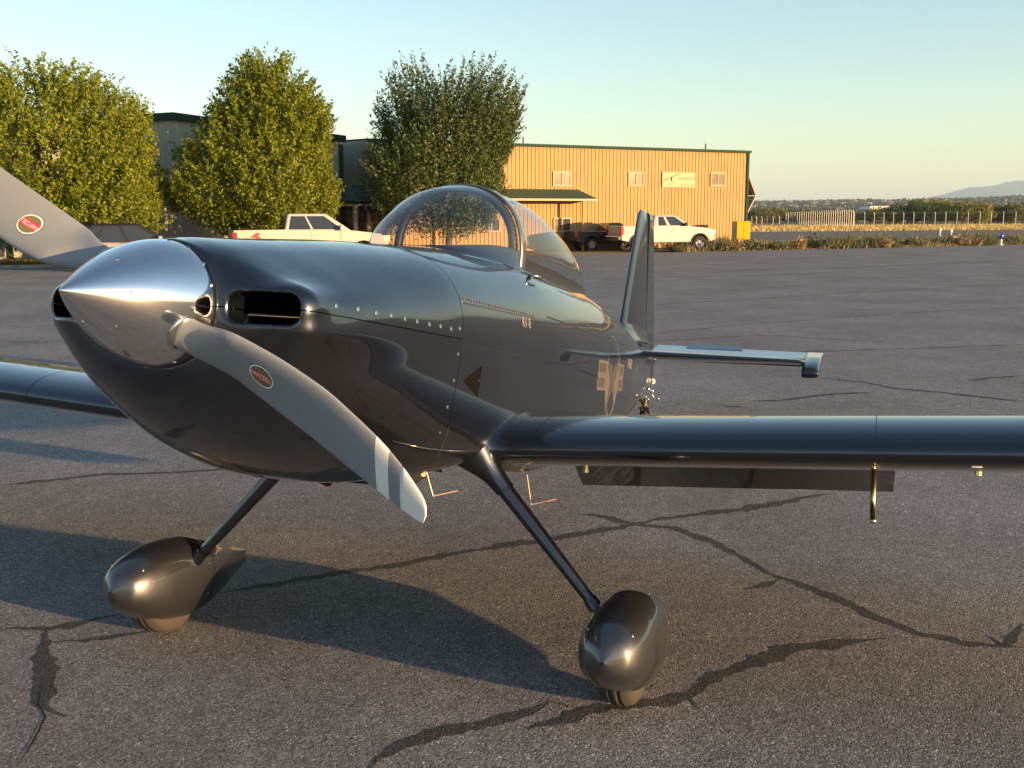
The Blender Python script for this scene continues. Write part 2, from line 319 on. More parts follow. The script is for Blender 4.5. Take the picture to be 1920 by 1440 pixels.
def surfnet(Fn,lo_,hi_,h):
    ax=[np.arange(lo_[i],hi_[i]+h*.5,h) for i in range(3)]; n=[len(a) for a in ax]
    V=Fn(ax[0][:,None,None],ax[1][None,:,None],ax[2][None,None,:]); S=V<0
    c=[k-1 for k in n]; acc=np.zeros(c+[3]); cnt=np.zeros(c)
    for axi in range(3):
        o=[slice(None)]*3; e=[slice(None)]*3; o[axi]=slice(0,-1); e[axi]=slice(1,None)
        A,B=V[tuple(o)],V[tuple(e)]; X=S[tuple(o)]!=S[tuple(e)]; t=np.where(X,A/np.where(X,A-B,1),0)
        oth=[i for i in range(3) if i!=axi]
        for p in (0,1):
            for q in (0,1):
                sl=[slice(None)]*3; sl[oth[0]]=slice(p,p+c[oth[0]]); sl[oth[1]]=slice(q,q+c[oth[1]]); sl=tuple(sl)
                xx=X[sl]; cnt+=xx; acc[...,axi]+=t[sl]*xx; acc[...,oth[0]]+=p*xx; acc[...,oth[1]]+=q*xx
    act=cnt>0; idx=-np.ones(c,int); idx[act]=np.arange(act.sum()); ij=np.argwhere(act)
    P=np.array([a[0] for a in ax])+h*(ij+acc[act]/cnt[act][:,None]); Q=[]
    for axi in range(3):
        o=[slice(None)]*3; e=[slice(None)]*3; o[axi]=slice(0,-1); e[axi]=slice(1,None); X=S[tuple(o)]!=S[tuple(e)]
        oth=[i for i in range(3) if i!=axi]; k=np.argwhere(X)
        k=k[(k[:,oth[0]]>0)&(k[:,oth[1]]>0)&(k[:,oth[0]]<c[oth[0]])&(k[:,oth[1]]<c[oth[1]])]
        def at(d0,d1):
            z=k.copy(); z[:,oth[0]]+=d0; z[:,oth[1]]+=d1; return idx[z[:,0],z[:,1],z[:,2]]
        Q.append(np.stack([at(-1,-1),at(0,-1),at(0,0),at(-1,0)],1))
    return P,np.concatenate(Q)
def gradF(Fn,P,e=1e-4):
    g=[]
    for i in range(3):
        a=P.copy(); b=P.copy(); a[:,i]+=e; b[:,i]-=e; g.append((Fn(*a.T)-Fn(*b.T))/(2*e))
    return np.stack(g,1)
CP,CQ=surfnet(cowlF,(.09,-.472,-.52),(1.06,.472,.33),.0085)
for _ in range(4):
    g=gradF(cowlF,CP); st=cowlF(*CP.T)[:,None]*g/np.maximum((g*g).sum(1),.05)[:,None]
    CP=CP-np.clip(st,-.004,.004)
def cowl_piece(name,keep):
    bm=bmesh.new(); vs=[bm.verts.new(p) for p in CP]
    for q in CQ:
        try: bm.faces.new([vs[i] for i in q])
        except ValueError: pass
    def cut(co,no): bmesh.ops.bisect_plane(bm,geom=bm.verts[:]+bm.edges[:]+bm.faces[:],plane_co=co,plane_no=no,clear_outer=True,dist=1e-6)
    cut((1.030,0,0),(1,0,0)); s=.018
    if keep>0: cut((0,0,.0014),(-s,0,-1))
    else: cut((0,0,-.0014),(s,0,1))
    bmesh.ops.recalc_face_normals(bm,faces=bm.faces)
    me=bpy.data.meshes.new(name); bm.to_mesh(me); bm.free()
    P=np.zeros(len(me.vertices)*3); me.vertices.foreach_get('co',P); P=P.reshape(-1,3)
    N=gradF(cowlF,P); N/=np.linalg.norm(N,axis=1)[:,None]; N[:,0]*=-1
    me.vertices.foreach_set('co',lov(P).ravel()); me.flip_normals(); me.polygons.foreach_set('use_smooth',np.ones(len(me.polygons),bool)); me.update()
    me.normals_split_custom_set_from_vertices([tuple(v) for v in N]); me.materials.append(M_smooth)
    o=bpy.data.objects.new(name,me); COL.objects.link(o); o.parent=airplane; return o
upper_cowl=cowl_piece('upper_cowling',1); lower_cowl=cowl_piece('lower_cowling',-1)
# inside the inlets: baffles and cylinder fins
for s in (1,-1):
    b=MB(); b.tube([(.20,s*.19,-.012),(.37,s*.36,-.010)],.0035,6); b.build('baffle_rod',mat('dull_rod',(.10,.10,.10),rough=.6),upper_cowl,tf=lo)
    MB().box((.39,s*.275,0),(.01,.19,.07)).build('engine_baffle',M_black,upper_cowl,tf=lo)
# ---- ray helpers in the airframe frame (a photo pixel gives a direction; the surface gives the distance)
CAMA=AR.T@(np.array((0,0,CAM_H))-HUB)
def ray_dir(px):
    x=(px[0]-960)/F_PX; y=(720-px[1])/F_PX; c,s=math.cos(ROLL),math.sin(ROLL); x,y=x*c+y*s,-x*s+y*c
    return x*np.array([1.,0,0])+y*np.array(_up)+np.array(_fw)
def ray_surface(px,Fn,t0=1.0,t1=8.0,n=3000):
    v=AR.T@ray_dir(px); t=np.linspace(t0,t1,n); P=CAMA+t[:,None]*v; d=Fn(*P.T); k=np.argmax(d<0)
    if d[k]>=0: return None
    a,b=t[k-1],t[k]
    for _ in range(25):
        c=.5*(a+b)
        if Fn(*(CAMA+c*v)[:,None])[0]<0: b=c
        else: a=c
    return CAMA+b*v
def fusF(x,y,z):
    m=zm(x); ay=np.abs(y); dz=z-m; up=dz>=0
    n=np.where(up,f_nt(x),f_nb(x)); h=np.where(up,f_zt(x)-m,m-f_zb(x)); w=f_w(x)*(1-f_k(x)*np.maximum(0,-dz))
    return np.where((x<1.0)|(x>5.9),1,((ay/w)**n+(np.abs(dz)/h)**n)**(1/n)-1)
def bodyF(x,y,z): return np.where(x<1.03,cowlF(x,y,z),fusF(x,y,z))
def screw_at(P,N,r,parent,m=None):
    N=Vector(N).normalized(); a=N.orthogonal().normalized(); b=N.cross(a); P=Vector(P); V=[];F=[]; n=10
    for rr,h in ((1.0,-.0005),(1.0,.0010),(.72,.0018),(.30,.0012)):
        for j in range(n):
            t=2*math.pi*j/n; V.append(P+a*math.cos(t)*r*rr+b*math.sin(t)*r*rr+N*h)
    F=grid_faces(4,n,True)+[tuple(range(3*n,4*n))]
    return part('screw',V,F,m or M_steel,parent,False)
for px in [(630,574),(671,580),(705,587),(733,592),(759,598),(782,603),(805,608),(826,612),(846,617),(862,616)]:
    P=ray_surface(px,cowlF)
    if P is not None: screw_at(P,gradF(cowlF,P[None])[0],.0075,upper_cowl)
# ---- fuselage
xs=np.unique(np.concatenate([np.linspace(1.034,1.38,14),1.39+np.linspace(0,1,26)**2*.25,np.linspace(1.66,3.4,44),3.78-np.linspace(1,0,26)**2*.36,np.linspace(3.82,5.9,40)]))
th_n=84; rows=[]
for x in xs:
    t0=float(theta_at(x,c_y(x))) if 1.39<x<3.78 else 0.0
    u=np.linspace(0,1,th_n); th=t0+(math.pi-t0)*u; y,z=fsec(np.full(th_n,x),th)
    L=np.stack([np.full(th_n,x),y,z],1); Rr=L[::-1]*np.array([1,-1,1]); rows.append(np.concatenate([L,Rr[1:]]))
rows=np.array(rows); k=rows.shape[1]
fuselage=ploft('fuselage',rows,M_paint,closed=False)
def fy(x,z):
    """left side y at station x and height z"""
    m=float(zm(x)); dz=z-m; n=float(f_nt(x) if dz>=0 else f_nb(x)); h=float(f_zt(x)-m if dz>=0 else m-f_zb(x))
    return float(f_w(x))*max(0,1-(abs(dz)/h)**n)**(1/n)*(1-float(f_k(x))*max(0,-dz))
def side_pt(x,z,off=.0007):
    y=fy(x,z); ex=(fy(x+.01,z)-fy(x-.01,z))/.02; ez=(fy(x,z+.01)-fy(x,z-.01))/.02
    N=np.array([-ex,1,-ez]); N/=np.linalg.norm(N); return np.array([x,y,z])+N*off,N
def side_line(name,pts,w,m,parent,off=.0006):
    Pn=[]; 
    for i in range(len(pts)-1):
        for t in np.linspace(0,1,16)[:-1 if i<len(pts)-2 else None]: Pn.append((pts[i][0]+(pts[i+1][0]-pts[i][0])*t,pts[i][1]+(pts[i+1][1]-pts[i][1])*t))
    V=[]
    for i,p in enumerate(Pn):
        a=np.array(Pn[max(i-1,0)]); b=np.array(Pn[min(i+1,len(Pn)-1)]); d=(b-a)/np.linalg.norm(b-a); nn=np.array([-d[1],d[0]])*w/2
        V+= [side_pt(p[0]+nn[0],p[1]+nn[1],off)[0],side_pt(p[0]-nn[0],p[1]-nn[1],off)[0]]
    return part(name,V,[(2*i,2*i+1,2*i+3,2*i+2) for i in range(len(Pn)-1)],m,parent)
side_line('panel_seam',[(1.94,.125),(2.9,.100),(3.9,.10)],.006,M_seam,fuselage)                 # canopy skirt lower edge
side_line('panel_seam',[(1.045,.10),(1.78,.105)],.0030,M_seam,fuselage)                         # baggage door hinge line
side_line('panel_seam',[(1.80,.10),(1.815,.0),(1.80,-.12)],.0022,M_seam,fuselage)
side_line('panel_seam',[(1.05,-.035),(1.62,-.045)],.0015,M_seam,fuselage)
side_line('panel_seam',[(1.036,-.30),(1.036,-.40)],.0022,M_hinge,fuselage)
for i in range(34):                                                                             # piano hinge knuckles
    x=1.05+.72*i/33; P0,N=side_pt(x,.112); b=MB(); b.box((0,0,0),(.011,.0016,.012)); 
    o=b.build('hinge_knuckle',M_hinge,fuselage,tf=lambda v,P0=P0:lo((P0[0]+v[0],P0[1]+v[1],P0[2]+v[2])))
for px in [(859,665),(851,714),(839,764),(825,812),(866,566),(905,475)]:
    P=ray_surface(px,bodyF)
    if P is not None: screw_at(P,gradF(bodyF,P[None])[0],.0065,fuselage)
# vent scoop on the side
P0,N=side_pt(1.16,-.15)
tri=[(1.085,-.152),(1.225,-.098),(1.225,-.205)]
part('vent_opening',[side_pt(*p,off=.0012)[0] for p in tri],[(0,1,2)],M_black,fuselage)
P1,_=side_pt(1.20,-.148); MB().box((0,0,0),(.010,.012,.006)).build('vent_lever',M_steel,fuselage,tf=lambda v:lo((P1[0]+v[0],P1[1]+v[1],P1[2]+v[2])))
# markings on the left side
def side_poly(name,V2,F,m,off,c,parent):
    return part(name,[side_pt(c[0]+p[0],c[1]+p[1],off)[0] for p in V2],F,m,parent,False)
RP=ray_surface((1149,706),fusF); RC=(float(RP[0]),float(RP[2])); RR=.215
ang=np.linspace(0,2*math.pi,49)[:-1]
side_poly('insignia_disc',[(0,0)]+[(RR*math.cos(a),RR*math.sin(a)) for a in ang],[(0,1+i,1+(i+1)%48) for i in range(48)],M_mark,.0006,RC,fuselage)
st=[]
for i in range(10): a=math.pi/2+i*math.pi/5; r=RR*.93 if i%2==0 else RR*.93*.382; st.append((-r*math.cos(a),r*math.sin(a)))
side_poly('insignia_star',[(0,0)]+st,[(0,1+i,1+(i+1)%10) for i in range(10)],M_mark2,.0011,RC,fuselage)
for s in (1,-1):
    side_poly('insignia_bar',[(s*RR*.94,-.075),(s*RR*1.95,-.075),(s*RR*1.95,.075),(s*RR*.94,.075)],[(0,1,2,3)],M_mark,.0005,RC,fuselage)
    for zz in (-.037,.037):
        side_poly('insignia_bar_stripe',[(s*RR*1.08,zz-.024),(s*RR*1.82,zz-.024),(s*RR*1.82,zz+.024),(s*RR*1.08,zz+.024)],[(0,1,2,3)],M_mark2,.0010,RC,fuselage)
def side_text(name,txt,size,c,m,sx=1.0):
    V,F=mesh_from_text(txt,size); 
    return part(name,[side_pt(c[0]+v[0]*sx,c[1]+v[1],.0012)[0] for v in V],F,m,fuselage,False)
side_text('registration_lettering','N4883',.085,tuple(ray_surface((1181,683),fusF)[[0,2]]),M_letter,1.0)
side_text('type_lettering','RV-8',.06,tuple(ray_surface((987,606),fusF)[[0,2]]),M_letter,.8)
side_text('data_plate','EXP',.05,tuple(ray_surface((1194,692),fusF)[[0,2]]),M_letter,.7)
# ---- cockpit
tub=[]
for x in np.linspace(1.40,3.74,30):
    y=float(c_y(x))-.012; z0=float(deck(x,c_y(x)))-.02
    tub.append([(x,max(y,.002),z0),(x,max(y*.98,.001),-.30),(x,-max(y*.98,.001),-.30),(x,-max(y,.002),z0)])
ploft('cockpit_tub',tub,M_black,closed=False,smooth=False)
gl=[]
for x in np.linspace(1.41,1.95,16):
    y=float(c_y(x))-.015; ys=np.linspace(-y,y,12); gl.append([(x,q,float(deck(x,q))-.012-.02*(x-1.41)) for q in ys])
ploft('glareshield',gl,M_dark,closed=False)
for x0 in (2.48,3.22):
    b=MB(); wq=.19 if x0<3 else .13
    b.prism([(x0-.06,-.22),(x0+.08,.20),(x0+.13,.20),(x0+.02,-.24)],-wq,wq); b.prism([(x0-.48,-.20),(x0-.04,-.26),(x0-.04,-.18),(x0-.48,-.12)],-wq,wq)
    b.build('seat',mat('seat_fabric',(.05,.045,.04),rough=.9),airplane,bevel=.02,tf=lo)
M_glass=glass_mat('canopy_perspex',(.93,.95,.96),1.0)
def glass_loft(name,x0,x1,nx,parent=None):
    P=[]
    for x in np.linspace(x0,x1,nx):
        t=np.linspace(0,math.pi/2,22); y,z=csec(np.full(22,x),t); L=np.stack([np.full(22,x)+(.16*np.clip((z-.29)/.38,0,1) if SHEAR else 0),y,z],1)
        P.append(np.concatenate([L,(L[::-1]*np.array([1,-1,1]))[1:]]))
    return ploft(name,P,M_glass,parent,closed=False)
SHEAR=False
XB=2.005
xw=1.392+np.linspace(0,1,34)**1.6*(XB-.012-1.392)
def glass_from(name,xl):
    P=[]
    for x in xl:
        t=np.linspace(0,math.pi/2,26); y,z=csec(np.full(26,x),t); L=np.stack([np.full(26,x),y,z],1); P.append(np.concatenate([L,(L[::-1]*np.array([1,-1,1]))[1:]]))
    return ploft(name,P,M_glass,closed=False)
windscreen=glass_from('windscreen',xw)
canopy=glass_from('canopy_bubble',XB+.02+ (1-(1-np.linspace(0,1,50))**1.5)*(3.775-XB-.02))
def bow(name,x,w,grow,m,parent=None):
    t=np.linspace(0,math.pi/2,40); rings=[]
    for dx,g in ((-w/2,0),(-w/2,grow),(w/2,grow),(w/2,0)):
        y,z=csec(np.full(40,x+dx),t); c=np.array([0,.3]); v=np.stack([y,z],1)-c; nn=np.linalg.norm(v,axis=1)[:,None]; v=c+v*(1+g/nn)
        L=np.stack([np.full(40,x+dx),v[:,0],v[:,1]],1); rings.append(np.concatenate([L,(L[::-1]*np.array([1,-1,1]))[1:]]))
    P=np.stack(rings,1); return ploft(name,P,m,parent,closed=True)
M_bow=mat('bow_paint',(.085,.10,.12),rough=.30,metal=.3,coat=.9)
bow('canopy_bow',XB+.004,.052,.009,M_bow)
bow('windscreen_bow',XB-.055,.034,-.028,M_dark)
# base fairing strip round the windscreen and canopy rail
def base_strip(name,xl,w_out,w_up,m,parent):
    rows_=[]
    for s in (1,-1):
        V=[]
        for x in xl:
            y=float(c_y(x)); z=float(deck(x,y)); yo=y+w_out; zo=float(deck(x,min(yo,float(f_w(x))*.99)))+.0015
            yi,zi=csec(np.array([x]),np.array([w_up]))
            V+= [(x-(.0 if x>1.45 else w_out*.6),s*yo,zo),(x,s*(y+w_out*.25),z+.006),(x,s*(float(yi[0])+.003),float(zi[0])+.002)]
        rows_.append(V)
    for V in rows_:
        n=len(V)//3; part(name,V,grid_faces(n,3),m,parent)
base_strip('windscreen_fairing',1.392+np.linspace(0,1,40)**1.8*(XB-1.40),.030,.16,M_smooth,windscreen)
base_strip('canopy_frame',np.linspace(XB+.03,3.70,40),.010,.10,M_dark,canopy)
# latch
P0=ray_surface((990,519),lambda x,y,z:fusF(x,y,z)-.0)
if P0 is None: P0=np.array([2.0,.28,.30])
b=MB(); b.tube([(0,0,0),(.0,.03,.004),(.035,.035,.002),(.085,.032,-.004)],[.008,.008,.007,.004],8); b.build('latch_handle',M_steel,airplane,True,tf=lambda v:lo((P0[0]+v[0],P0[1]+v[1]+.002,P0[2]+v[2])))
MB().box((0,0,0),(.03,.012,.035)).build('latch_block',M_dark,airplane,tf=lambda v:lo((P0[0]+v[0],P0[1]+v[1]+.004,P0[2]+v[2]-.02)))
# ---- spinner
def spin_r(s): return .1615*(1-(1-s)**1.68)**.97
prof=[]
for s in np.linspace(0,1,70)**1.4: prof.append((max(spin_r(s),.0004),-.241+.341*s))
prof+= [(.155,.101)]
b=MB(); b.lathe(prof,axis='x',n=96); spinner=b.build('spinner',M_alu,airplane,True,tf=lo)
bp=MB(); bp.lathe([(.150,.1015),(.160,.1015),(.160,.1035),(.10,.1035)],axis='x',n=64); bp.build('spinner_backplate',M_dark,spinner,tf=lo)
def spF(x,y,z):
    s=np.clip((x+.241)/.341,0,1); return np.where(x<.1,np.sqrt(y*y+z*z)-spin_r(s),1)
for px in [(219,485),(248,549),(217,614),(353,465),(382,494),(397,535),(326,680),(317,452),(155,604)]:
    P=ray_surface(px,spF)
    if P is not None: screw_at(P,gradF(spF,P[None]-np.array([[.002,0,0]]))[0],.0052,spinner)
# ---- propeller blades
BA=R_(-27.0); PC=np.array([.035,.004,.010]); PR=.905
b_le=pch([.09,.18,.30,.45,.55,.65,.75,.85,.895,.905],[.036,.043,.062,.070,.067,.052,.030,-.008,-.036,-.055])
b_te=pch([.09,.18,.30,.45,.55,.65,.75,.85,.895,.905],[-.036,-.040,-.055,-.062,-.066,-.072,-.078,-.081,-.080,-.076])
b_be=pch([.09,.18,.30,.5,.75,.905],[R_(50),R_(47),R_(38),R_(28),R_(20),R_(16)])
b_th=pch([.09,.15,.2,.3,.5,.75,.905],[.072,.070,.056,.034,.020,.012,.005])
b_ci=pch([.09,.16,.30,.905],[1,1,0,0])
b_of=pch([.09,.14,.32,.905],[-.018,-.018,0,0])
def blade_pt(sgn,r,a,off=0.0):
    """a: 0 leading edge, pi trailing edge; sin>0 front face"""
    le,te=b_le(r),b_te(r); half=(le-te)/2; mid=(le+te)/2+b_of(r); be=b_be(r); ci=b_ci(r)
    cc=np.cos(a); ch=half*cc
    thk=b_th(r)/2*np.sin(a)*(ci+(1-ci)*(1+.45*cc)*np.where(np.sin(a)>0,1.25,.55))+np.sign(np.sin(a))*off
    xx=-ch*np.tan(be)*(1-ci)-thk*np.cos(be); tt=mid+ch-(thk*np.sin(be))*(1-ci)*.6
    u=np.array([math.cos(BA),math.sin(BA)])*sgn; t=np.array([-u[1],u[0]])
    if sgn>0: pass
    return np.stack([PC[0]+xx,PC[1]+u[0]*r+t[0]*tt,PC[2]+u[1]*r+t[1]*tt],-1)
b_sk=pch([.09,.55,.70,.86,.905],[0,0,1,1,.0])
SR=(.745,.785,.822)
def blade(sgn):
    a=np.linspace(0,2*math.pi,41)[:-1]; objs=None
    segs=[(.09,SR[0],'b',46),(SR[0],SR[1],'w',8),(SR[1],SR[2],'b',8),(SR[2],PR,'w',16)]
    root=None
    for r0,r1,c,n in segs:
        rr=np.linspace(r0,r1,n) if r1<PR else r0+(r1-r0)*(1-(1-np.linspace(0,1,n))**2)
        P=np.array([blade_pt(sgn,r-.42*float(b_sk(r))*float(b_le(r)-b_te(r))/2*np.cos(a),a) for r in rr])
        o=ploft('propeller_blade' if root is None else 'tip_stripe' if c=='w' else 'blade_band',P,M_white if c=='w' else M_blade,root or airplane,caps=(r1==PR))
        if root is None: root=o
    b=MB(); u=np.array([0,math.cos(BA),math.sin(BA)])*sgn; c0=PC+u*.140+np.array([0,-u[2],u[1]])*-.018
    n1=Vector((1,0,0)); n2=Vector(u).cross(n1); V=[]
    ring=[]
    for j in range(33):
        t=2*math.pi*j/32; ring.append(Vector(c0)+n1*math.cos(t)*.042+n2*math.sin(t)*.042)
    b.tube(ring,.006,8,cap=False); b.build('blade_collar',M_steel,root,True,tf=lo)
    # maker's emblem on the front face
    r0,tl=.395,.008
    def onb(uv,off):
        r=r0+uv[0]; le,te=b_le(r),b_te(r); half=(le-te)/2; mid=(le+te)/2; ca=np.clip((tl+uv[1]-mid)/half,-.99,.99); return blade_pt(sgn,np.array(r),np.arccos(ca),off)
    def disc(name,ra,rb,off,m):
        an=np.linspace(0,2*math.pi,41)[:-1]; V=[onb((0,0),off)]; rings=4
        for q in range(1,rings+1):
            V+= [onb((ra*q/rings*math.cos(t),rb*q/rings*math.sin(t)),off) for t in an]
        F=[(0,1+i,1+(i+1)%40) for i in range(40)]
        for q in range(rings-1): F+= [(1+q*40+i,1+q*40+(i+1)%40,1+(q+1)*40+(i+1)%40,1+(q+1)*40+i) for i in range(40)]
        return part(name,V,F,m,root,True)
    disc('emblem_edge',.0375,.0275,.0004,M_black); disc('emblem_border',.0362,.0262,.0008,mat('emblem_white',(.8,.8,.8),rough=.4)); disc('emblem_field',.0325,.0225,.0012,mat('emblem_olive',(.17,.15,.055),rough=.45))
    V=[];n=14
    for i in range(n+1):
        x=-.0322+.0644*i/n; hh=min(.0085,.0225*math.sqrt(max(0,1-(x/.0325)**2))); sk=0
        V+= [onb((x,-hh+sk),.0016),onb((x,hh+sk),.0016)]
    part('emblem_band',V,[(2*i,2*i+1,2*i+3,2*i+2) for i in range(n)],mat('emblem_red',(.62,.03,.05),rough=.4),root)
    V,F=mesh_from_text('HARTZELL',.0135); V=V*np.array([1.0,1.1,1]); part('emblem_lettering',[onb((v[0],v[1]),.0020) for v in V],F,mat('emblem_white',(.8,.8,.8)),root,False)
    return root
blade(1); blade(-1)
# ---- wings
def foil(c,t=.135,m_=.018,n=36,x0=0.0,x1=1.0):
    """closed loop (upper TE->LE->lower TE) between chord fractions"""
    def yt(x): return 5*t*(.2969*np.sqrt(x)-.126*x-.3516*x*x+.2843*x**3-.1036*x**4)
    def cam_(x): return m_*np.where(x<.2,2*(x/.2)-(x/.2)**2,(1-((x-.2)/.8)**2))
    b_=np.linspace(0,math.pi,n); x=x0+(x1-x0)*(1-np.cos(b_))/2
    up=np.stack([x,cam_(x)+yt(x)],1)[::-1]; dn=np.stack([x,cam_(x)-yt(x)],1)[1:] if x0==0 else np.stack([x,cam_(x)-yt(x)],1)
    return np.concatenate([up,dn])*c
WLX,WLY,WLZ,DIH,CH=1.406,.427,-.388,.0612,1.473
INC=R_(1.0)
def wpt(y,q): 
    s=1 if y>0 else -1; return [WLX+q[0]*math.cos(INC)+q[1]*math.sin(INC),y,WLZ+(abs(y)-WLY)*DIH-q[0]*math.sin(INC)+q[1]*math.cos(INC)]
for s in (1,-1):
    main=[[wpt(s*y,q) for q in foil(CH,n=44,x1=.775)] for y in (.33,.42,.47,.8,1.2,1.6,1.79)]+[[wpt(s*y,q) for q in foil(CH,n=44,x1=.775)] for y in (2.2,2.8,3.40)]
    wing=ploft('wing',main,M_paint,closed=True,caps=True)
    tipr=[]
    for y,sc in ((3.403,1),(3.48,.99),(3.54,.95),(3.585,.87),(3.61,.72),(3.62,.5)):
        f=foil(CH,n=44); f=f.copy(); f[:,1]*=sc; f[:,0]=f[:,0]*(1-.10*(1-sc))+.02*(1-sc); tipr.append([wpt(s*y,q) for q in f])
    ploft('wing_tip',tipr,M_paint,wing,caps=True)
    ail=[[wpt(s*y,q) for q in foil(CH,n=20,x0=.780)] for y in (1.80,3.398)]
    ploft('aileron',ail,M_paint,wing,caps=True)
    # flap, lowered
    D=R_(39); hx,hz=.785*CH,-.030*CH
    fl=[]
    for y in (.37,1.785):
        r=[]
        for q in foil(CH,n=20,x0=.785):
            dx,dz=q[0]-hx,q[1]-hz; r.append(wpt(s*y,(hx+dx*math.cos(D)+dz*math.sin(D)-.01,hz-dx*math.sin(D)+dz*math.cos(D))))
        fl.append(r)
    ploft('flap',fl,M_paint,wing,caps=True)
    # root fairing
    fr=[]
    for y,g in ((.400,.026),(.412,.016),(.424,.009),(.438,.0045),(.455,.002),(.475,.0008)):
        f=foil(CH,n=44); c0=np.array([.45*CH,0.012]); nrm=np.zeros_like(f)
        d=np.roll(f,-1,0)-np.roll(f,1,0); nrm=np.stack([d[:,1],-d[:,0]],1); nrm/=np.linalg.norm(nrm,axis=1)[:,None]; 
        if ((f+nrm*.01-c0)**2).sum()<((f-c0)**2).sum(): nrm=-nrm
        f=f+nrm*g; fr.append([wpt(s*y,q) for q in f])
    ploft('wing_root_fairing',fr,M_smooth,wing)
    for y in (.56,1.70,):
        f=foil(CH,n=44,x1=.775); V=[]
        for q in f:
            e=np.array(q)*1.0; V+= [wpt(s*(y-.0012),e),wpt(s*(y+.0012),e)]
        c0=np.array(wpt(s*y,(.4*CH,.012))); V=[np.array(v)+(np.array(v)-c0)*np.array([.0015,0,.006]) for v in V]
        part('panel_seam',V,[(2*i,2*i+1,2*i+3,2*i+2) for i in range(len(f)-1)],M_seam,wing)
    if s==1: left_wing=wing
def under(x,y,d=0.0): 
    f=foil(CH,n=60); lw=f[60:]; z=np.interp((x-WLX)/1.0,lw[:,0],lw[:,1]); return np.array(wpt(y,(x-WLX,z-d)))
# pitot tube, fuel drain, tie-down ring under the left wing
p0=under(1.78,1.702); b=MB(); b.tube([p0+np.array([0,0,.01]),p0+np.array([0,0,-.10]),p0+np.array([-.01,.002,-.135]),p0+np.array([-.045,.003,-.155]),p0+np.array([-.16,.004,-.158])],[.0095,.0095,.0095,.0095,.009],12)
b.build('pitot_tube',M_brass,airplane,True,tf=lo)
p0=under(1.95,.62); b=MB(); b.tube([p0,p0+np.array([0,0,-.018])],.007,8); b.tube([p0+np.array([0,0,-.018]),p0+np.array([0,0,-.032])],.011,8); b.build('fuel_drain',M_brass,airplane,tf=lo)
p0=under(1.50,2.0); MB().box((0,0,0),(.012,.030,.022)).build('stall_vane',M_white,left_wing,tf=lambda v:lo((p0[0]-.045+v[0],p0[1]+v[1],p0[2]+v[2]+.02)))
p0=under(1.62,2.02); b=MB(); b.tube([p0+np.array([0,.0,.01]),p0+np.array([0,0,-.012])],.012,8); b.build('tie_down_fitting',M_brass,left_wing,tf=lo)
# ---- tail
def symfoil(c,t,n=16,x0=0,x1=1):
    b_=np.linspace(0,math.pi,n); x=x0+(x1-x0)*(1-np.cos(b_))/2; y=5*t*(.2969*np.sqrt(x)-.126*x-.3516*x*x+.2843*x**3-.1036*x**4)
    return np.concatenate([np.stack([x,y],1)[::-1],np.stack([x,-y],1)[1 if x0==0 else 0:]])*c
HZ=.105; HX=5.60
stab=[]
for y in (-1.20,-1.16,-.6,-.05,.05,.6,1.16,1.20):
    ay=abs(y); le=5.005+.27*(ay-.05)/1.15; c=(HX-le)/.70; sc=.8 if ay==1.20 else 1
    stab.append([(le+q[0],y,HZ+q[1]*sc) for q in symfoil(c,.085,x1=.70)])
stabilizer=ploft('horizontal_stabilizer',stab,M_smooth,caps=True)
EU=R_(17)
for s in (1,-1):
    r=[]
    def rotE(x,z): dx,dz=x-HX-.01,z; return HX+.01+dx*math.cos(EU)+dz*math.sin(EU)*-1, HZ+dx*math.sin(EU)+dz*math.cos(EU)
    for y in (.06,.6,1.19):
        c=.36-.07*(y-.06)/1.13; ring=[]
        for (fx_,fz_) in ((0,.026),(.02,.030),(.5,.016),(1,.002),(1,-.002),(.5,-.016),(.02,-.030),(0,-.026)):
            x,z=rotE(HX+.012+fx_*c,fz_); ring.append((x,s*y,z))
        r.append(ring)
    el=ploft('elevator',r,M_smooth,caps=True,smooth=False)
    hr=[]
    for y,sc in ((1.195,.8),(1.205,1),(1.275,1),(1.298,.8),(1.306,.45)):
        ring=[]
        for (xx,zz) in ((-.300,0),(-.292,.026),(-.25,.040),(-.1,.040),(.05,.030),(.295,.003),(.295,-.003),(.05,-.030),(-.1,-.040),(-.25,-.040),(-.292,-.026)):
            x,z=rotE(HX+.012+xx,zz*sc); ring.append((x,s*y,z))
        hr.append(ring)
    ploft('counterbalance_horn',hr,M_smooth,el,caps=True)
    if s==1:
        tb=[]
        for y in (.30,.72):
            ring=[]
            for (xx,zz) in ((.235,.006),(.345,.010),(.345,.006),(.235,-.006)):
                x,z=rotE(HX+.012+xx,zz+.006); ring.append((x,s*y,z))
            tb.append(ring)
        ploft('trim_tab',tb,M_smooth,el,caps=True,smooth=False)
FHX=5.60
fin=[]
for z,le,sc in ((.16,4.84,1),(.288,4.925,1),(.5,5.02,1),(.8,5.155,1),(1.10,5.285,1),(1.14,5.315,.9),(1.165,5.36,.65),(1.175,5.43,.3)):
    hxz=FHX-.02*(z-.2); c=(hxz-le)/.62; fin.append([(le+q[0],q[1]*sc,z) for q in symfoil(c,.085,x1=.62)])
finO=ploft('vertical_fin',fin,M_smooth,caps=True)
rd=[]
for z,te,sc in ((-.085,6.02,.5),(-.06,6.10,.8),(-.03,6.12,1),(.3,6.05,1),(.7,5.95,1),(1.12,5.845,1),(1.16,5.82,.8),(1.18,5.78,.4)):
    hxz=FHX-.02*(z-.2)+.008; 
    if z>1.11: hxz-=0
    ring=[]
    for (f_,w_) in ((0,.030),(.04,.034),(.5,.018),(1,.002),(1,-.002),(.5,-.018),(.04,-.034),(0,-.030)):
        wq=w_*(.55 if z<.1 else .8 if z<.6 else .75)*sc*1.15; ring.append((hxz+f_*(te-hxz),wq,z))
    rd.append(ring)
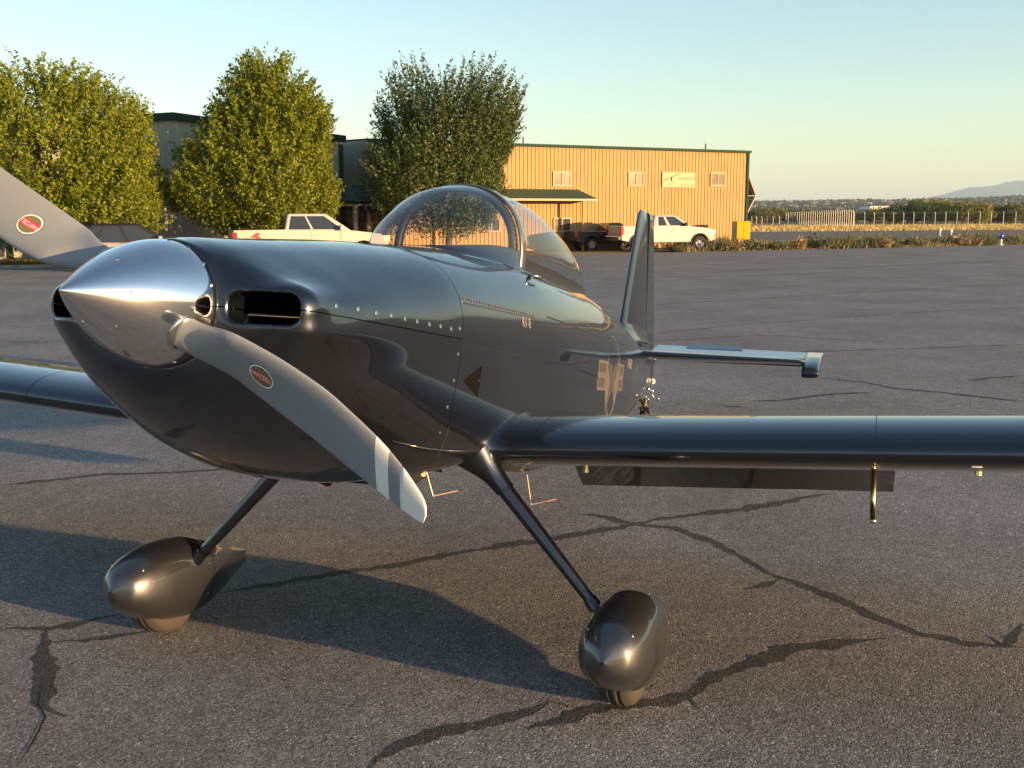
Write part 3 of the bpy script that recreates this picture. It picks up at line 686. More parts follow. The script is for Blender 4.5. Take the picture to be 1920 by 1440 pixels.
rudder=ploft('rudder',rd,M_smooth,caps=True,smooth=False)
b=MB(); b.lathe([(.0,-.03),(.016,-.022),(.024,-.005),(.024,.010),(.010,.02)],axis='x',n=14); b.build('tail_light',mat('tail_lens',(.75,.75,.72),rough=.2,coat=.6),rudder,True,tf=lambda v:lo((6.10-v[0],v[1],-.075+v[2])))
# fin root fairing with screws
fr=[]
for g,z in ((.03,.20),(.016,.235),(.006,.275),(.001,.31)):
    le=4.84+(z-.16)*.66; c=(FHX-le)/.62; f=symfoil(c,.085,x1=.62); d=np.roll(f,-1,0)-np.roll(f,1,0); nr=np.stack([d[:,1],-d[:,0]],1); nr/=np.linalg.norm(nr,axis=1)[:,None]
    if ((f+nr*.01-np.array([.4*c,0]))**2).sum()<((f-np.array([.4*c,0]))**2).sum(): nr=-nr
    f=f+nr*g; fr.append([(le+q[0],q[1],z) for q in f])
ploft('fin_root_fairing',fr,M_smooth,finO)
for i in range(9):
    x=5.02+.055*i; z=.275; screw_at((x,.052+.0006*i,z),(0,1,.3),.004,finO)
b=MB(); b.prism([(4.98,.02),(5.60,.04),(5.60,.14),(4.98,.14)],.05,.12); b.build('stabilizer_fairing',M_smooth,stabilizer,bevel=.02,tf=lo)
# ---- tailwheel
tw=np.array([5.924,0,-.4402]); upA=AR.T@np.array([0,0,1.]); wc=tw+upA*.075
b=MB(); b.tube([(5.50,0,-.19),(5.72,0,-.225),(5.86,0,-.262)],[.019,.016,.014],10); b.build('tail_spring',M_dark,airplane,True,tf=lo)
b=MB(); b.tube([(5.84,0,-.285),(5.87,0,-.205)],[.020,.017],12); b.tube([(5.872,0,-.205),(5.876,0,-.19)],[.011,.009],10); b.build('tailwheel_pivot',M_brass,airplane,True,tf=lo)
b=MB(); b.tube([(5.85,.028,-.29),wc+np.array([0,.034,0])],.008,8); b.tube([(5.85,-.028,-.29),wc+np.array([0,-.034,0])],.008,8); b.box((5.85,0,-.288),(.05,.075,.014)); b.build('tailwheel_fork',M_dark,airplane,tf=lo)
b=MB(); b.lathe([(.02,-.024),(.05,-.026),(.070,-.020),(.075,-.008),(.075,.008),(.070,.020),(.05,.026),(.02,.024)],axis='y',n=28,c=tuple(wc)); b.build('tailwheel',M_rubber,airplane,True,tf=lo)
b=MB(); b.tube([(5.70,.055,-.135),(5.88,.050,-.15)],.004,6); b.tube([(5.88,.05,-.15),(5.90,.052,-.20),(5.93,.085,-.21)],.005,6); b.tube([(5.69,.06,-.215),(5.85,.03,-.25)],.006,6); b.build('steering_link',M_steel,airplane,True,tf=lo)
for q_ in ((5.70,.055,-.135),(5.88,.05,-.15),(5.93,.087,-.21)):
    b=MB(); b.lathe([(.002,-.014),(.010,-.010),(.012,0),(.010,.010),(.002,.014)],c=q_,n=10); b.build('rod_end',M_steel,airplane,True,tf=lo)
# ---- landing gear
def ell_sweep(name,pts,a,b_,m,parent=None,n=24,caps=True):
    """streamlined section: a half chord (fore-aft), b_ half thickness"""
    P=[]; pts=[np.array(p,float) for p in pts]
    for i,p in enumerate(pts):
        d=pts[min(i+1,len(pts)-1)]-pts[max(i-1,0)]; d/=np.linalg.norm(d); xa=np.array([1.,0,0]); xa-=d*d.dot(xa); xa/=np.linalg.norm(xa); ya=np.cross(d,xa)
        ring=[]
        for j in range(n):
            t=2*math.pi*j/n; cx=-math.cos(t); th=math.sin(t)*(1-.35*(-cx if False else cx)); ring.append(p+xa*cx*a[i]+ya*th*b_[i])
        P.append(ring)
    return ploft(name,P,m,parent,caps=caps)
px_=pch([0,.05,.15,.25,.40,.55,.7,.85,1],[.006,.076,.113,.128,.1345,.126,.094,.048,.010])
pt_=pch([0,.02,.06,.15,.3,.42,.6,.8,1],[-1.0,-.955,-.920,-.880,-.847,-.838,-.862,-.912,-.955])
pb_=pch([0,.02,.06,.15,.3,.45,.6,.75,.9,1],[-1.005,-1.045,-1.078,-1.120,-1.158,-1.168,-1.146,-1.105,-1.055,-1.022])
PN,PT=1.085,1.940
def pant_ring(s,sy,n=56):
    x=PN+(PT-PN)*s; zt,zb,hw=float(pt_(s)),float(pb_(s)),float(px_(s)); zc=(zt+zb)/2; h=(zt-zb)/2; r=[]
    for j in range(n):
        t=2*math.pi*j/n; c,q=math.cos(t),math.sin(t); e=2/2.25; r.append((x,sy*.9378+hw*np.sign(c)*abs(c)**e,zc+h*np.sign(q)*abs(q)**e))
    return r
for sy in (1,-1):
    root=np.array((1.45,sy*.375,-.435)); end=np.array((1.45,sy*.862,-.955))
    pts=[root+(end-root)*t for t in (0,.12,.3,.6,.85,1.0)]
    ell_sweep('gear_leg',pts,[.052,.050,.046,.038,.033,.030],[.030,.028,.0255,.0215,.019,.018],M_smooth)
    f=[root+(end-root)*t for t in (-.10,-.02,.04,.09,.14,.185)]
    ell_sweep('leg_root_fairing',f,[.120,.098,.078,.065,.058,.0545],[.085,.064,.047,.038,.033,.0312],M_smooth,caps=False)
    ell_sweep('leg_cuff',[root+(end-root)*t for t in (.86,.93,1.0)],[.037,.042,.056],[.0225,.026,.037],M_smooth,caps=False)
    nose=ploft('wheel_pant',[pant_ring(s,sy) for s in np.linspace(0,1,60)**1.35*.538],M_pant)
    ploft('pant_tail_section',[pant_ring(s,sy) for s in .542+np.linspace(0,1,34)*.458],M_pant,nose,caps=False)
    # end plate of the tail and seam lip
    part('pant_tail_edge',pant_ring(1.0,sy),[tuple(range(56))],M_pant,nose,False)
    for (s_,ang_) in ((.50,.35),(.50,-.35),(.50,1.25),(.50,2.6),(.50,-2.6),(.585,.45),(.585,2.7),(.50,math.pi-.05),(.10,2.35),(.10,.8)):
        for sg in (0,):
            r=pant_ring(s_,sy,240); j=int((ang_%(2*math.pi))/(2*math.pi)*240); P=np.array(r[j]); r2=np.array(pant_ring(s_+.01,sy,240)[j]); tv=np.array(r[(j+1)%240])-np.array(r[j-1]); N=np.cross(tv,r2-P)
            if N[1]*(P[1]-sy*.9378)+N[2]*(P[2]+1.0)<0: N=-N
            screw_at(P,N,.0048,nose)
    ct=np.array([1.4301,sy*.9378,-1.2097]); wc_=ct+upA*.178; wq=.060
    b=MB(); b.lathe([(.085,-wq*.8),(.12,-wq),(.155,-wq*.98),(.170,-wq*.78),(.1765,-wq*.42),(.178,-.02),(.174,-.018),(.174,-.013),(.178,-.011),(.178,.011),(.174,.013),(.174,.018),(.178,.02),(.1765,wq*.42),(.170,wq*.78),(.155,wq*.98),(.12,wq),(.085,wq*.8)],axis='y',n=48,c=tuple(wc_))
    wh=b.build('main_wheel',M_rubber,airplane,True,tf=lo)
    b=MB(); b.lathe([(.0,-.05),(.06,-.048),(.088,-.052),(.088,.052),(.06,.048),(.0,.05)],axis='y',n=24,c=tuple(wc_)); b.build('wheel_hub',M_steel,wh,True,tf=lo)
# ---- belly antennas, step
for (x0,y0,dz0) in ((1.30,.20,-.452),(1.90,.28,-.452)):
    b=MB(); b.prism([(x0-.02,dz0+.02),(x0+.02,dz0+.02),(x0+.012,dz0-.045),(x0-.010,dz0-.045)],y0-.009,y0+.009); base=b.build('antenna_base',M_cream,airplane,bevel=.004,tf=lo)
for pxs in ([(797,876),(812,930),(868,918)],[(988,890),(996,946),(1042,936)]):
    x0=1.30 if pxs[0][0]<900 else 1.90; P=[]
    for q,xx in zip(pxs,(x0,x0+.03,x0+.16)):
        v=AR.T@ray_dir(q); t=(xx-CAMA[0])/v[0]; P.append(CAMA+t*v)
    b=MB(); b.tube(P,.0022,6); b.build('antenna_whip',mat('copper_wire',(.6,.42,.28),rough=.4,metal=.6),airplane,tf=lo)
b=MB(); b.prism([(1.10,-.47),(1.34,-.455),(1.34,-.50),(1.20,-.53)],-.20,.20); b.build('cowl_exit_ramp',M_dark,airplane,tf=lo)
for s in (.14,-.14):
    b=MB(); b.tube([(1.00,s,-.43),(1.12,s,-.50),(1.24,s,-.535)],.022,12); b.build('exhaust_pipe',mat('exhaust_steel',(.25,.2,.16),rough=.4,metal=1),airplane,True,tf=lo)
# ------------------------------------------------------------------ buildings
M_tanw=mat('tan_metal_siding',(.36,.24,.115),rough=.8,spec=.15,var=(.8,.06))
M_greyw=mat('beige_metal_siding',(.40,.38,.31),rough=.8,spec=.15,var=(.8,.06))
M_green=mat('green_metal_trim',(.022,.052,.038),rough=.8,spec=.1)
M_groof=mat('green_metal_roof',(.035,.070,.048),rough=.6,spec=.25)
M_wframe=mat('window_frame_vinyl',(.44,.37,.28),rough=.8,spec=.1)
M_pane=mat('window_glass_blind',(.16,.115,.085),rough=.06,spec=.5,coat=.2,var=(.9,.3))
M_paned=mat('window_glass_dark',(.035,.040,.042),rough=.05,spec=.9,coat=.8)
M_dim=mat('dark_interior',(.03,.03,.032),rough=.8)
def corr(mb,L,z0,z1,x0=0,y=0,pitch=.25,dep=.034,tops=None):
    """ribbed sheet along local x, facing -y"""
    xs_=[];ys_=[]
    n=int(L/pitch)
    for i in range(n):
        b=x0+i*L/n; w=L/n
        for f,d in ((0,0),(.52,0),(.62,-1),(.88,-1)): xs_.append(b+f*w); ys_.append(y+d*dep)
    xs_.append(x0+L); ys_.append(y)
    V=[];k=len(xs_)
    for x,yy_ in zip(xs_,ys_): V+= [(x,yy_,z0),(x,yy_,z1 if tops is None else tops(x))]
    mb.add(V,[(2*i,2*i+2,2*i+3,2*i+1) for i in range(k-1)])
class Frame:
    """building frame: origin, rotation; pixel -> local point on the facade plane (y=0)"""
    def __init__(s,o,rz): s.o=np.array(o,float); s.c=math.cos(rz); s.s=math.sin(rz)
    def px(s,p,y=0.):
        v=ray_dir(p); d=np.array([0,0,CAM_H])-s.o; n=np.array([-s.s,s.c,0]); t=(y-d@n)/(v@n); P=d+t*v; return P[0]*s.c+P[1]*s.s,P[2]
def window(parent,fr,x0,y0,x1,y1,dark=False):
    a=fr.px((x0,y1)); b_=fr.px((x1,y0)); w,h=b_[0]-a[0],b_[1]-a[1]; cx,cz=(a[0]+b_[0])/2,(a[1]+b_[1])/2
    m=MB(); t=.07
    m.box((cx,-.05,cz+h/2-t/2),(w,.07,t)); m.box((cx,-.05,cz-h/2+t/2),(w,.07,t)); m.box((cx-w/2+t/2,-.05,cz),(t,.066,h-2*t)); m.box((cx+w/2-t/2,-.05,cz),(t,.066,h-2*t)); m.box((cx,-.05,cz),(t*.8,.062,h-2*t))
    f=m.build('window',M_wframe,parent)
    for q in (-1,1): MB().box((cx+q*w/4,-.036,cz),(w/2-t*1.3,.01,h-2*t)).build('pane',M_paned if dark and q>0 else M_pane,f)
# ---- long tan hangar
RZ=R_(27.0)
hangar=empty('hangar',(-7.45,55.75,-.30),RZ); FA=Frame((-7.45,55.75,-.30),RZ)
tag(hangar,'long tan ribbed metal hangar with green trim and open folding door','hangar')
AL,AD,AH=25.25,17.0,5.97
m=MB(); corr(m,AL,.0,AH); m.build('front_wall',M_tanw,hangar)
m=MB(); m.add([(0,.02,0),(0,AD,0),(0,AD,AH+.7),(0,.02,AH)],[(0,1,2,3)]); wl_=m.build('end_wall',M_greyw,hangar)
m=MB(); 
for i in range(60): y=.1+i*.28; m.box((-.02,y,AH/2),(.04,.07,AH-.05))
o=m.build('wall_ribs',M_greyw,wl_); o['kind']='stuff'
MB().box((AL/2,AD,AH/2),(AL,.1,AH)).build('rear_wall',M_greyw,hangar)
MB().add([(-.15,-.16,AH+.05),(AL+.15,-.16,AH+.05),(AL+.15,AD,AH+.8),(-.15,AD,AH+.8),(-.15,-.16,AH-.0),(AL+.15,-.16,AH-.0)],[(0,1,2,3),(4,5,1,0)]).build('roof',M_groof,hangar)
MB().box((AL/2,-.11,AH-.04),(AL+.3,.12,.13)).build('eave_gutter',M_green,hangar)
MB().box((AL-.02,-.05,AH/2-.05),(.16,.10,AH-.1)).build('corner_trim',M_green,hangar)
MB().box((AL/2,-.045,.06),(AL,.02,.12)).build('base_trim',M_tanw,hangar)
MB().box((.02,-.05,AH/2-.05),(.14,.09,AH-.1)).build('corner_trim',M_tanw,hangar)
for w in ((1036,322,1070,349),(1177,323,1207,349),(1331,324,1359,349)): window(hangar,FA,*w)
window(hangar,FA,1037,408,1070,435,True)
window(hangar,FA,860,322,892,349); window(hangar,FA,905,409,937,435,True)
for pxp in ((990,272),(1334,280)):
    a=FA.px(pxp); MB().tube([(a[0],.6,AH),(a[0],.6,AH+.45)],.04,8).build('roof_vent_pipe',M_green,hangar)
# right gable end with the folding door standing open
sw=MB(); sw.box((AL,AD-2.2,AH/2),(.12,4.4,AH)); sw.box((AL,(AD-4.4)/2+.15,AH-.45),(.12,AD-4.7,.9)); sw.box((AL,.18,AH/2),(.12,.30,AH)); sw.build('end_wall',M_greyw,hangar)
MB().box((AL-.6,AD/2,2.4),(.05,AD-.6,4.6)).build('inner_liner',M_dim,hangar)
kx=1.05
dr=MB(); 
dr.add([(AL+.06,.4,AH-.85),(AL+kx,.4,3.25),(AL+kx,AD-4.6,3.25),(AL+.06,AD-4.6,AH-.85),(AL+.10,.4,AH-.80),(AL+kx+.06,.4,3.27),(AL+kx+.06,AD-4.6,3.27),(AL+.10,AD-4.6,AH-.80)],[(0,1,2,3),(4,5,6,7),(0,1,5,4),(3,2,6,7)]); dr.build('upper_door_panel',M_tanw,hangar)
dr=MB(); dr.add([(AL+.06,.4,1.55),(AL+kx,.4,3.20),(AL+kx,AD-4.6,3.20),(AL+.06,AD-4.6,1.55),(AL+.11,.4,1.5),(AL+kx+.06,.4,3.20),(AL+kx+.06,AD-4.6,3.20),(AL+.11,AD-4.6,1.5)],[(0,1,2,3),(4,5,6,7),(0,1,5,4),(3,2,6,7)]); dr.build('lower_door_panel',M_wframe,hangar)
dr=MB(); dr.tube([(AL+.1,.5,AH-1.6),(AL+kx-.1,.5,3.3)],.03,6); dr.tube([(AL+.1,.5,2.9),(AL+kx-.1,.5,3.0)],.03,6); dr.build('door_truss',M_dim,hangar)
# awning over the walk door
a=FA.px((962,375)); b_=FA.px((1096,375)); aw=empty_part=None
m=MB(); x0,x1=a[0]-4.4,b_[0]; z0=a[1]; n=int((x1-x0)/.4)
m.add([(x0,-1.5,z0+.06),(x1,-1.5,z0+.06),(x1-.5,-.03,z0+.62),(x0+.5,-.03,z0+.62),(x1,-.03,z0+.06),(x0,-.03,z0+.06)],[(0,1,2,3),(1,4,2),(0,3,5)])
awn=m.build('awning',M_groof,hangar)
for i in range(n):
    x=x0+.5+(x1-x0-1)*i/(n-1); MB().add([(x-.015,-1.5,z0+.075),(x+.015,-1.5,z0+.075),(x+.015,-.05,z0+.64),(x-.015,-.05,z0+.64)],[(0,1,2,3)]).build('roof_rib',M_green,awn)
MB().box(((x0+x1)/2,-.76,z0),(x1-x0,1.52,.11)).build('awning_fascia',M_wframe,awn)
for x in (x0+.3,x1-.9): MB().box((x,-1.35,z0/2-.03),(.12,.12,z0-.06)).build('awning_post',M_tanw,awn)
# ---- beige gabled building behind the trees
FBo=(-16.2,51.0,-.28); FB=Frame(FBo,RZ); shed=empty('metal_building',FBo,RZ)
tag(shed,'beige gabled metal building with green trim and entry porch behind the trees','building')
RH,EH,BH=6.85,6.04,8.35; top=lambda x:RH-(RH-EH)*abs(x)/BH
m=MB(); corr(m,2*BH,0,EH,x0=-BH,tops=lambda x:top(x),pitch=.34,dep=.03); m.build('front_wall',M_greyw,shed)
m=MB(); m.add([(BH,.0,0),(BH,14,0),(BH,14,EH),(BH,0,EH)],[(0,1,2,3)]); m.add([(-BH,.0,0),(-BH,14,0),(-BH,14,EH),(-BH,0,EH)],[(0,1,2,3)]); m.build('side_wall',M_greyw,shed)
m=MB(); m.add([(-BH-.2,-.2,EH+.04),(0,-.2,RH+.06),(BH+.2,-.2,EH+.04),(BH+.2,14,EH+.04),(0,14,RH+.06),(-BH-.2,14,EH+.04)],[(0,1,4,5),(1,2,3,4)]); m.build('roof',M_groof,shed)
for s in (-1,1):
    m=MB(); m.add([(0,-.20,RH+.05),(s*(BH+.2),-.20,EH+.03),(s*(BH+.2),-.20,EH-.30),(0,-.20,RH-.28),(0,-.06,RH+.05),(s*(BH+.2),-.06,EH+.03),(s*(BH+.2),-.06,EH-.30),(0,-.06,RH-.28)],[(0,1,2,3),(4,5,6,7),(0,1,5,4),(3,2,6,7),(1,2,6,5)]); m.build('rake_trim',M_green,shed)
MB().box((BH-.06,-.05,EH/2-.2),(.22,.10,EH-.4)).build('corner_trim',M_green,shed)
a=FB.px((19,460)); MB().box((a[0],-.07,1.2),(.22,.14,2.4)).build('door_trim',M_green,shed)
pa=FB.px((612,378)); pz=2.75
m=MB(); m.add([(pa[0],-2.2,pz),(pa[0]+3.7,-2.2,pz),(pa[0]+3.7,.6,pz+.15),(pa[0]+2.6,-.02,pz+.85),(pa[0]+.9,-.02,pz+.85),(pa[0],-.02,pz+.15)],[(0,1,3,4),(1,2,3),(0,4,5)]); por=m.build('porch_roof',M_groof,shed)
for i in range(8):
    x=pa[0]+.9+1.7*i/7; xb=pa[0]+3.7*i/7; MB().add([(xb-.02,-2.2,pz+.02),(xb+.02,-2.2,pz+.02),(x+.02,-.04,pz+.87),(x-.02,-.04,pz+.87)],[(0,1,2,3)]).build('roof_rib',M_green,por)
MB().box((pa[0]+1.85,-1.0,pz-.09),(3.75,2.4,.16)).build('porch_fascia',M_green,por); MB().box((pa[0]+1.85,-1.0,pz-.22),(3.55,2.2,.09)).build('porch_soffit',M_wframe,por)
for q in (.9,1.6): MB().box((pa[0]+q,-1.9,pz/2-.13),(.2,.2,pz-.27)).build('porch_column',M_wframe,por)
MB().box((pa[0]+.9,-.06,1.05),(1.1,.08,2.1)).build('walk_door',M_pane,shed)
# ---- sign on the hangar
a=FA.px((1240,351)); b_=FA.px((1302,324)); sw_,sh_=b_[0]-a[0],b_[1]-a[1]
cw=Matrix.Rotation(RZ,3,'Z')@Vector(((a[0]+b_[0])/2,-.075,(a[1]+b_[1])/2))+Vector((-7.45,55.75,-.30))
sg=empty('wall_sign',cw,RZ); tag(sg,'cream banner sign with high-wing plane drawing on the tan hangar wall','sign')
MB().box((0,0,0),(sw_,.03,sh_)).build('sign_board',mat('sign_cream',(.46,.38,.26),rough=.9,spec=.1),sg)
M_sgrey=mat('sign_grey',(.17,.13,.11),rough=.9,spec=.1); M_sdk=mat('sign_dark',(.03,.025,.02),rough=.9,spec=.1)
V,F=mesh_from_text('CUBCRAFTERS',.19); V=np.stack([V[:,0]*1.0+sw_*.22,np.full(len(V),-.019),V[:,1]+sh_*.08],1); mesh_obj('sign_lettering',V,F,M_sgrey,sg)
def strip(name,p,q,w,m_): 
    p=Vector((p[0],-.020,p[1])); q=Vector((q[0],-.020,q[1])); d=(q-p).normalized(); n=Vector((-d.z,0,d.x))*w/2; mesh_obj(name,[p+n,p-n,q-n,q+n],[(0,1,2,3)],m_,sg)
strip('drawn_wing',(-sw_*.49,-sh_*.10),(sw_*.04,sh_*.46),.05,M_sgrey); strip('drawn_fuselage',(-sw_*.23,sh_*.18),(-sw_*.22,-sh_*.08),.09,M_sdk)
for q in ((-.27,-.24),(-.155,-.14)): strip('drawn_wheel',(q[0]*sw_,q[1]*sh_),(q[0]*sw_,q[1]*sh_-.09),.06,M_sdk)
strip('sign_underline',(.04*sw_,-.34*sh_),(.47*sw_,-.34*sh_),.035,M_sgrey)
# ---- yellow cabinet by the hangar corner
c=ray_dir((1389,440)); t=64.2/c[1]; cab_=empty('utility_cabinet',(c[0]*t,64.2,-.30),RZ-R_(6)); tag(cab_,'bright yellow metal cabinet on legs at the hangar corner','cabinet')
M_yel=mat('yellow_paint',(.60,.27,.005),rough=.7,spec=.15)
MB().box((0,0,1.06),(.95,.55,1.10)).build('cabinet_body',M_yel,cab_,bevel=.015)
for s in (-1,1): MB().box((s*.24,-.285,1.06),(.46,.02,1.04)).build('cabinet_door',M_yel,cab_)
MB().box((.04,-.30,1.1),(.03,.02,.10)).build('handle',M_dark,cab_)
MB().box((-.487,0,1.06),(.02,.50,1.0)).build('side_panel',mat('cabinet_grey',(.30,.34,.32),rough=.5),cab_)
for x in (-.4,.4):
    for y in (-.2,.2): MB().box((x,y,.26),(.07,.07,.52)).build('leg',M_dim,cab_)
# ------------------------------------------------------------------ vehicles
M_tyre=mat('car_tyre',(.02,.02,.02),rough=.85); M_chrome=mat('chrome',(.7,.7,.7),rough=.12,metal=1); M_cglass=mat('car_window',(.022,.028,.034),rough=.05,spec=.6,coat=.4)
M_red=mat('red_lens',(.45,.02,.02),rough=.2,coat=.8); M_clear=mat('clear_lens',(.7,.7,.66),rough=.1,coat=.8); M_blk=mat('black_plastic',(.02,.02,.021),rough=.6)
def arc(cx,cz,r,a0,a1,n=9): return [(cx+r*math.cos(R_(a0+(a1-a0)*i/(n-1))),cz+r*math.sin(R_(a0+(a1-a0)*i/(n-1)))) for i in range(n)]
def wheel(parent,x,y,r,w,rimm,spokes=6):
    s=1 if y>0 else -1; m=MB(); m.lathe([(r*.62,-w/2),(r*.9,-w/2),(r,-w*.36),(r,w*.36),(r*.9,w/2),(r*.62,w/2)],axis='y',n=28,c=(x,y,r)); wh=m.build('wheel',M_tyre,parent,True)
    m=MB(); m.lathe([(.0,s*w*.30),(r*.16,s*w*.34),(r*.2,s*w*.22),(r*.54,s*w*.24),(r*.60,s*w*.46),(r*.64,s*w*.48),(r*.64,-s*w*.4)],axis='y',n=28,c=(x,y,r)); rim=m.build('rim',rimm,wh,True)
    for i in range(spokes):
        a=2*math.pi*i/spokes; c_=(x+math.cos(a)*r*.38,y+s*w*.30,r+math.sin(a)*r*.38); MB().box(c_,(r*.42,w*.10,r*.13),ry=-a).build('spoke',rimm,rim)
def vehicle(name,label,loc,rz,sp,paint,rimm,flare=None,group=None):
    e=empty(name,loc,rz); tag(e,label,sp['cat'],group)
    W2=sp['W']/2; wr=sp['wr']; poly=list(sp['top'])                      # top outline rear->front (x,z)
    g=sp['sill']; fwx,rwx=sp['fw'],sp['rw']; ar=wr+.10
    lower=[(sp['top'][-1][0]-.02,g+.05)]+[(fwx+ar,g)]+arc(fwx,wr,ar,math.degrees(math.asin((g-wr)/ar)),180-math.degrees(math.asin((g-wr)/ar)))[1:-1]+[(fwx-ar,g),(rwx+ar,g)]+arc(rwx,wr,ar,math.degrees(math.asin((g-wr)/ar)),180-math.degrees(math.asin((g-wr)/ar)))[1:-1]+[(rwx-ar,g),(sp['top'][0][0]+.02,g+.10)]
    MB().prism(poly+lower,-W2,W2).build('body',paint,e,bevel=sp.get('bev',.035))
    MB().box((0,0,g+.12),(sp['top'][-1][0]-sp['top'][0][0]-.5,W2*1.6,.3)).build('underbody',M_blk,e)
    # cab
    cb=sp['cab']; zb,zt=sp['belt'],sp['roof']; ti=sp.get('tumble',.17)
    bot=[(cb[0],zb),(cb[3],zb)]; topx=(cb[1],cb[2])
    def cabring(f,inset=0): 
        x0=cb[0]+(cb[1]-cb[0])*f; x1=cb[3]+(cb[2]-cb[3])*f; w=W2-.03-ti*f; z=zb+(zt-zb)*f; return x0,x1,w,z
    V=[]
    for f in (-.02,1):
        x0,x1,w,z=cabring(f); V+= [(x0,-w,z),(x1,-w,z),(x1,w,z),(x0,w,z)]
    MB().add(V,[(0,1,2,3),(4,5,6,7),(0,1,5,4),(1,2,6,5),(2,3,7,6),(3,0,4,7)]).build('cab',sp.get('cabpaint',paint),e,bevel=.07)
    def sidepanel(f0,f1,a,b_,s,slant=(0,0)):
        P=[]
        for f,sl in ((f0,0),(f1,1)):
            x0,x1,w,z=cabring(f); lo_,hi_=x0+.10,x1-.12
            P.append([(lo_+(hi_-lo_)*a,s*(w+.006),z),(lo_+(hi_-lo_)*b_,s*(w+.006),z)])
        return [P[0][0],P[0][1],P[1][1],P[1][0]]
    for s in (-1,1):
        for a,b_ in sp['win']:
            P=sidepanel(.06,.86,a,b_,s); mesh_obj('side_window',P,[(0,1,2,3)],M_cglass,e)
        for xd in sp.get('seams',[]): MB().box((xd,s*(W2+.001),(g+zb)/2+.08),(.012,.004,zb-g-.18)).build('door_seam',M_blk,e)
        for xd in sp.get('handles',[]): MB().box((xd,s*(W2+.02),zb-.16),(.20,.03,.035)).build('door_handle',sp.get('trim',paint),e)
        xm=cb[3]-.38; m=MB(); m.box((xm,s*(W2+.13),zb+.10),(.14,.22,.20)); m.build('mirror',sp.get('trim',paint),e,bevel=.03)
        if flare:
            for wx in (fwx,rwx):
                pts=[(p[0],s*(W2+.01),p[1]) for p in arc(wx,wr,ar+.02,-8,188,15)]; MB().tube(pts,.045,6).build('wheel_flare',flare,e,True)
        for wx in (fwx,rwx): wheel(e,wx,s*(W2-.13),wr,.27 if wr>.35 else .22,rimm)
        xr,zr=sp['top'][0]; MB().box((xr+.05,s*(W2-.06),sp['tail'][0]),(.16,.135,sp['tail'][1])).build('tail_light',M_red,e)
        xf=sp['top'][-1][0]; MB().box((xf-.10,s*(W2-.17),sp['head'][0]),(.26,.36,sp['head'][1])).build('headlight',M_clear,e,bevel=.02)
    x0,x1,w,z=cabring(.08); x0b,x1b,wb,zb_=cabring(.88)
    mesh_obj('windscreen',[(x1+.006,-w+.12,z),(x1+.006,w-.12,z),(x1b+.010,wb-.12,zb_),(x1b+.010,-wb+.12,zb_)],[(0,1,2,3)],M_cglass,e)
    mesh_obj('rear_window',[(x0-.006,-w+.2,z),(x0-.006,w-.2,z),(x0b-.008,wb-.2,zb_),(x0b-.008,-wb+.2,zb_)],[(0,1,2,3)],M_cglass,e)
    xr=sp['top'][0][0]; xf=sp['top'][-1][0]; bm_=sp.get('bumper',M_chrome)
    MB().box((xr-.06,0,g+.22),(.18,sp['W']-.1,.20)).build('rear_bumper',bm_,e,bevel=.03); MB().box((xf+.02,0,g+.16),(.20,sp['W']-.06,.30)).build('front_bumper',bm_,e,bevel=.05)
    MB().box((xf+.012,0,sp['head'][0]-.03),(.05,sp['W']-.85,.26)).build('grille',M_blk,e)
    if 'bed' in sp:
        x0,x1=sp['bed']; MB().box(((x0+x1)/2,0,zr-.0),(x1-x0-.12,sp['W']-.22,.01)).build('bed_shade_sheet',M_blk,e)  # black sheet painted as shade of the hollow; bed below is solid
        MB().box((sp['top'][0][0]-.005,0,zr-.25),(.02,sp['W']-.34,.40)).build('tailgate',sp.get('gate',paint),e)
    if 'board' in sp:
        for s in (-1,1): MB().box(((fwx+rwx)/2,s*(W2+.02),g-.02),(fwx-rwx-2*ar-.2,.16,.05)).build('running_board',M_chrome,e,bevel=.015)
    return e
M_wp=mat('white_car_paint',(.44,.395,.36),rough=.4,coat=.5); M_bp=mat('black_car_paint',(.015,.015,.017),rough=.25,coat=.9); M_alloy=mat('alloy_rim',(.55,.55,.55),rough=.25,metal=1)
def at_depth(px,d):
    v=ray_dir((px,430)); t=d/v[1]; return (v[0]*t,d,float(gz(d)))
sp_f=dict(cat='pickup',W=2.03,wr=.42,sill=.50,fw=1.88,rw=-1.80,top=[(-2.95,1.36),(-1.05,1.38),(1.20,1.36),(1.45,1.33),(2.55,1.20),(2.86,1.02),(2.90,.62)],cab=(-1.08,-.92,.52,1.42),belt=1.34,roof=1.96,tail=(1.10,.36),head=(1.02,.22),win=((.02,.40),(.44,.93)),seams=(-.10,1.02),handles=(-.25,.30),bed=(-2.95,-1.1),bumper=M_blk,gate=mat('gate_grey',(.30,.31,.32),rough=.4))
ft=vehicle('pickup_truck','white crew cab pickup with bedside graphics parked in front of the trees',at_depth(580,40.5),R_(20),sp_f,M_wp,M_alloy)
for s in (-1,1):
    y=s*1.022
    for nm,pl,mm in (('red_graphic',[(-2.35,1.10),(-2.15,1.25),(-1.98,1.27),(-2.05,1.15),(-1.90,1.02),(-2.10,1.05)],mat('decal_red',(.42,.05,.05),rough=.4)),('grey_graphic',[(-2.62,1.30),(-2.40,1.06),(-1.85,1.00),(-1.20,1.16),(-1.12,1.24),(-1.85,1.22),(-2.2,1.16)],mat('decal_grey',(.42,.38,.34),rough=.5))):
        mesh_obj(nm,[(p[0],y+(s*.003 if nm[0]=='r' else 0),p[1]) for p in pl],[tuple(range(len(pl)))],mm,ft)
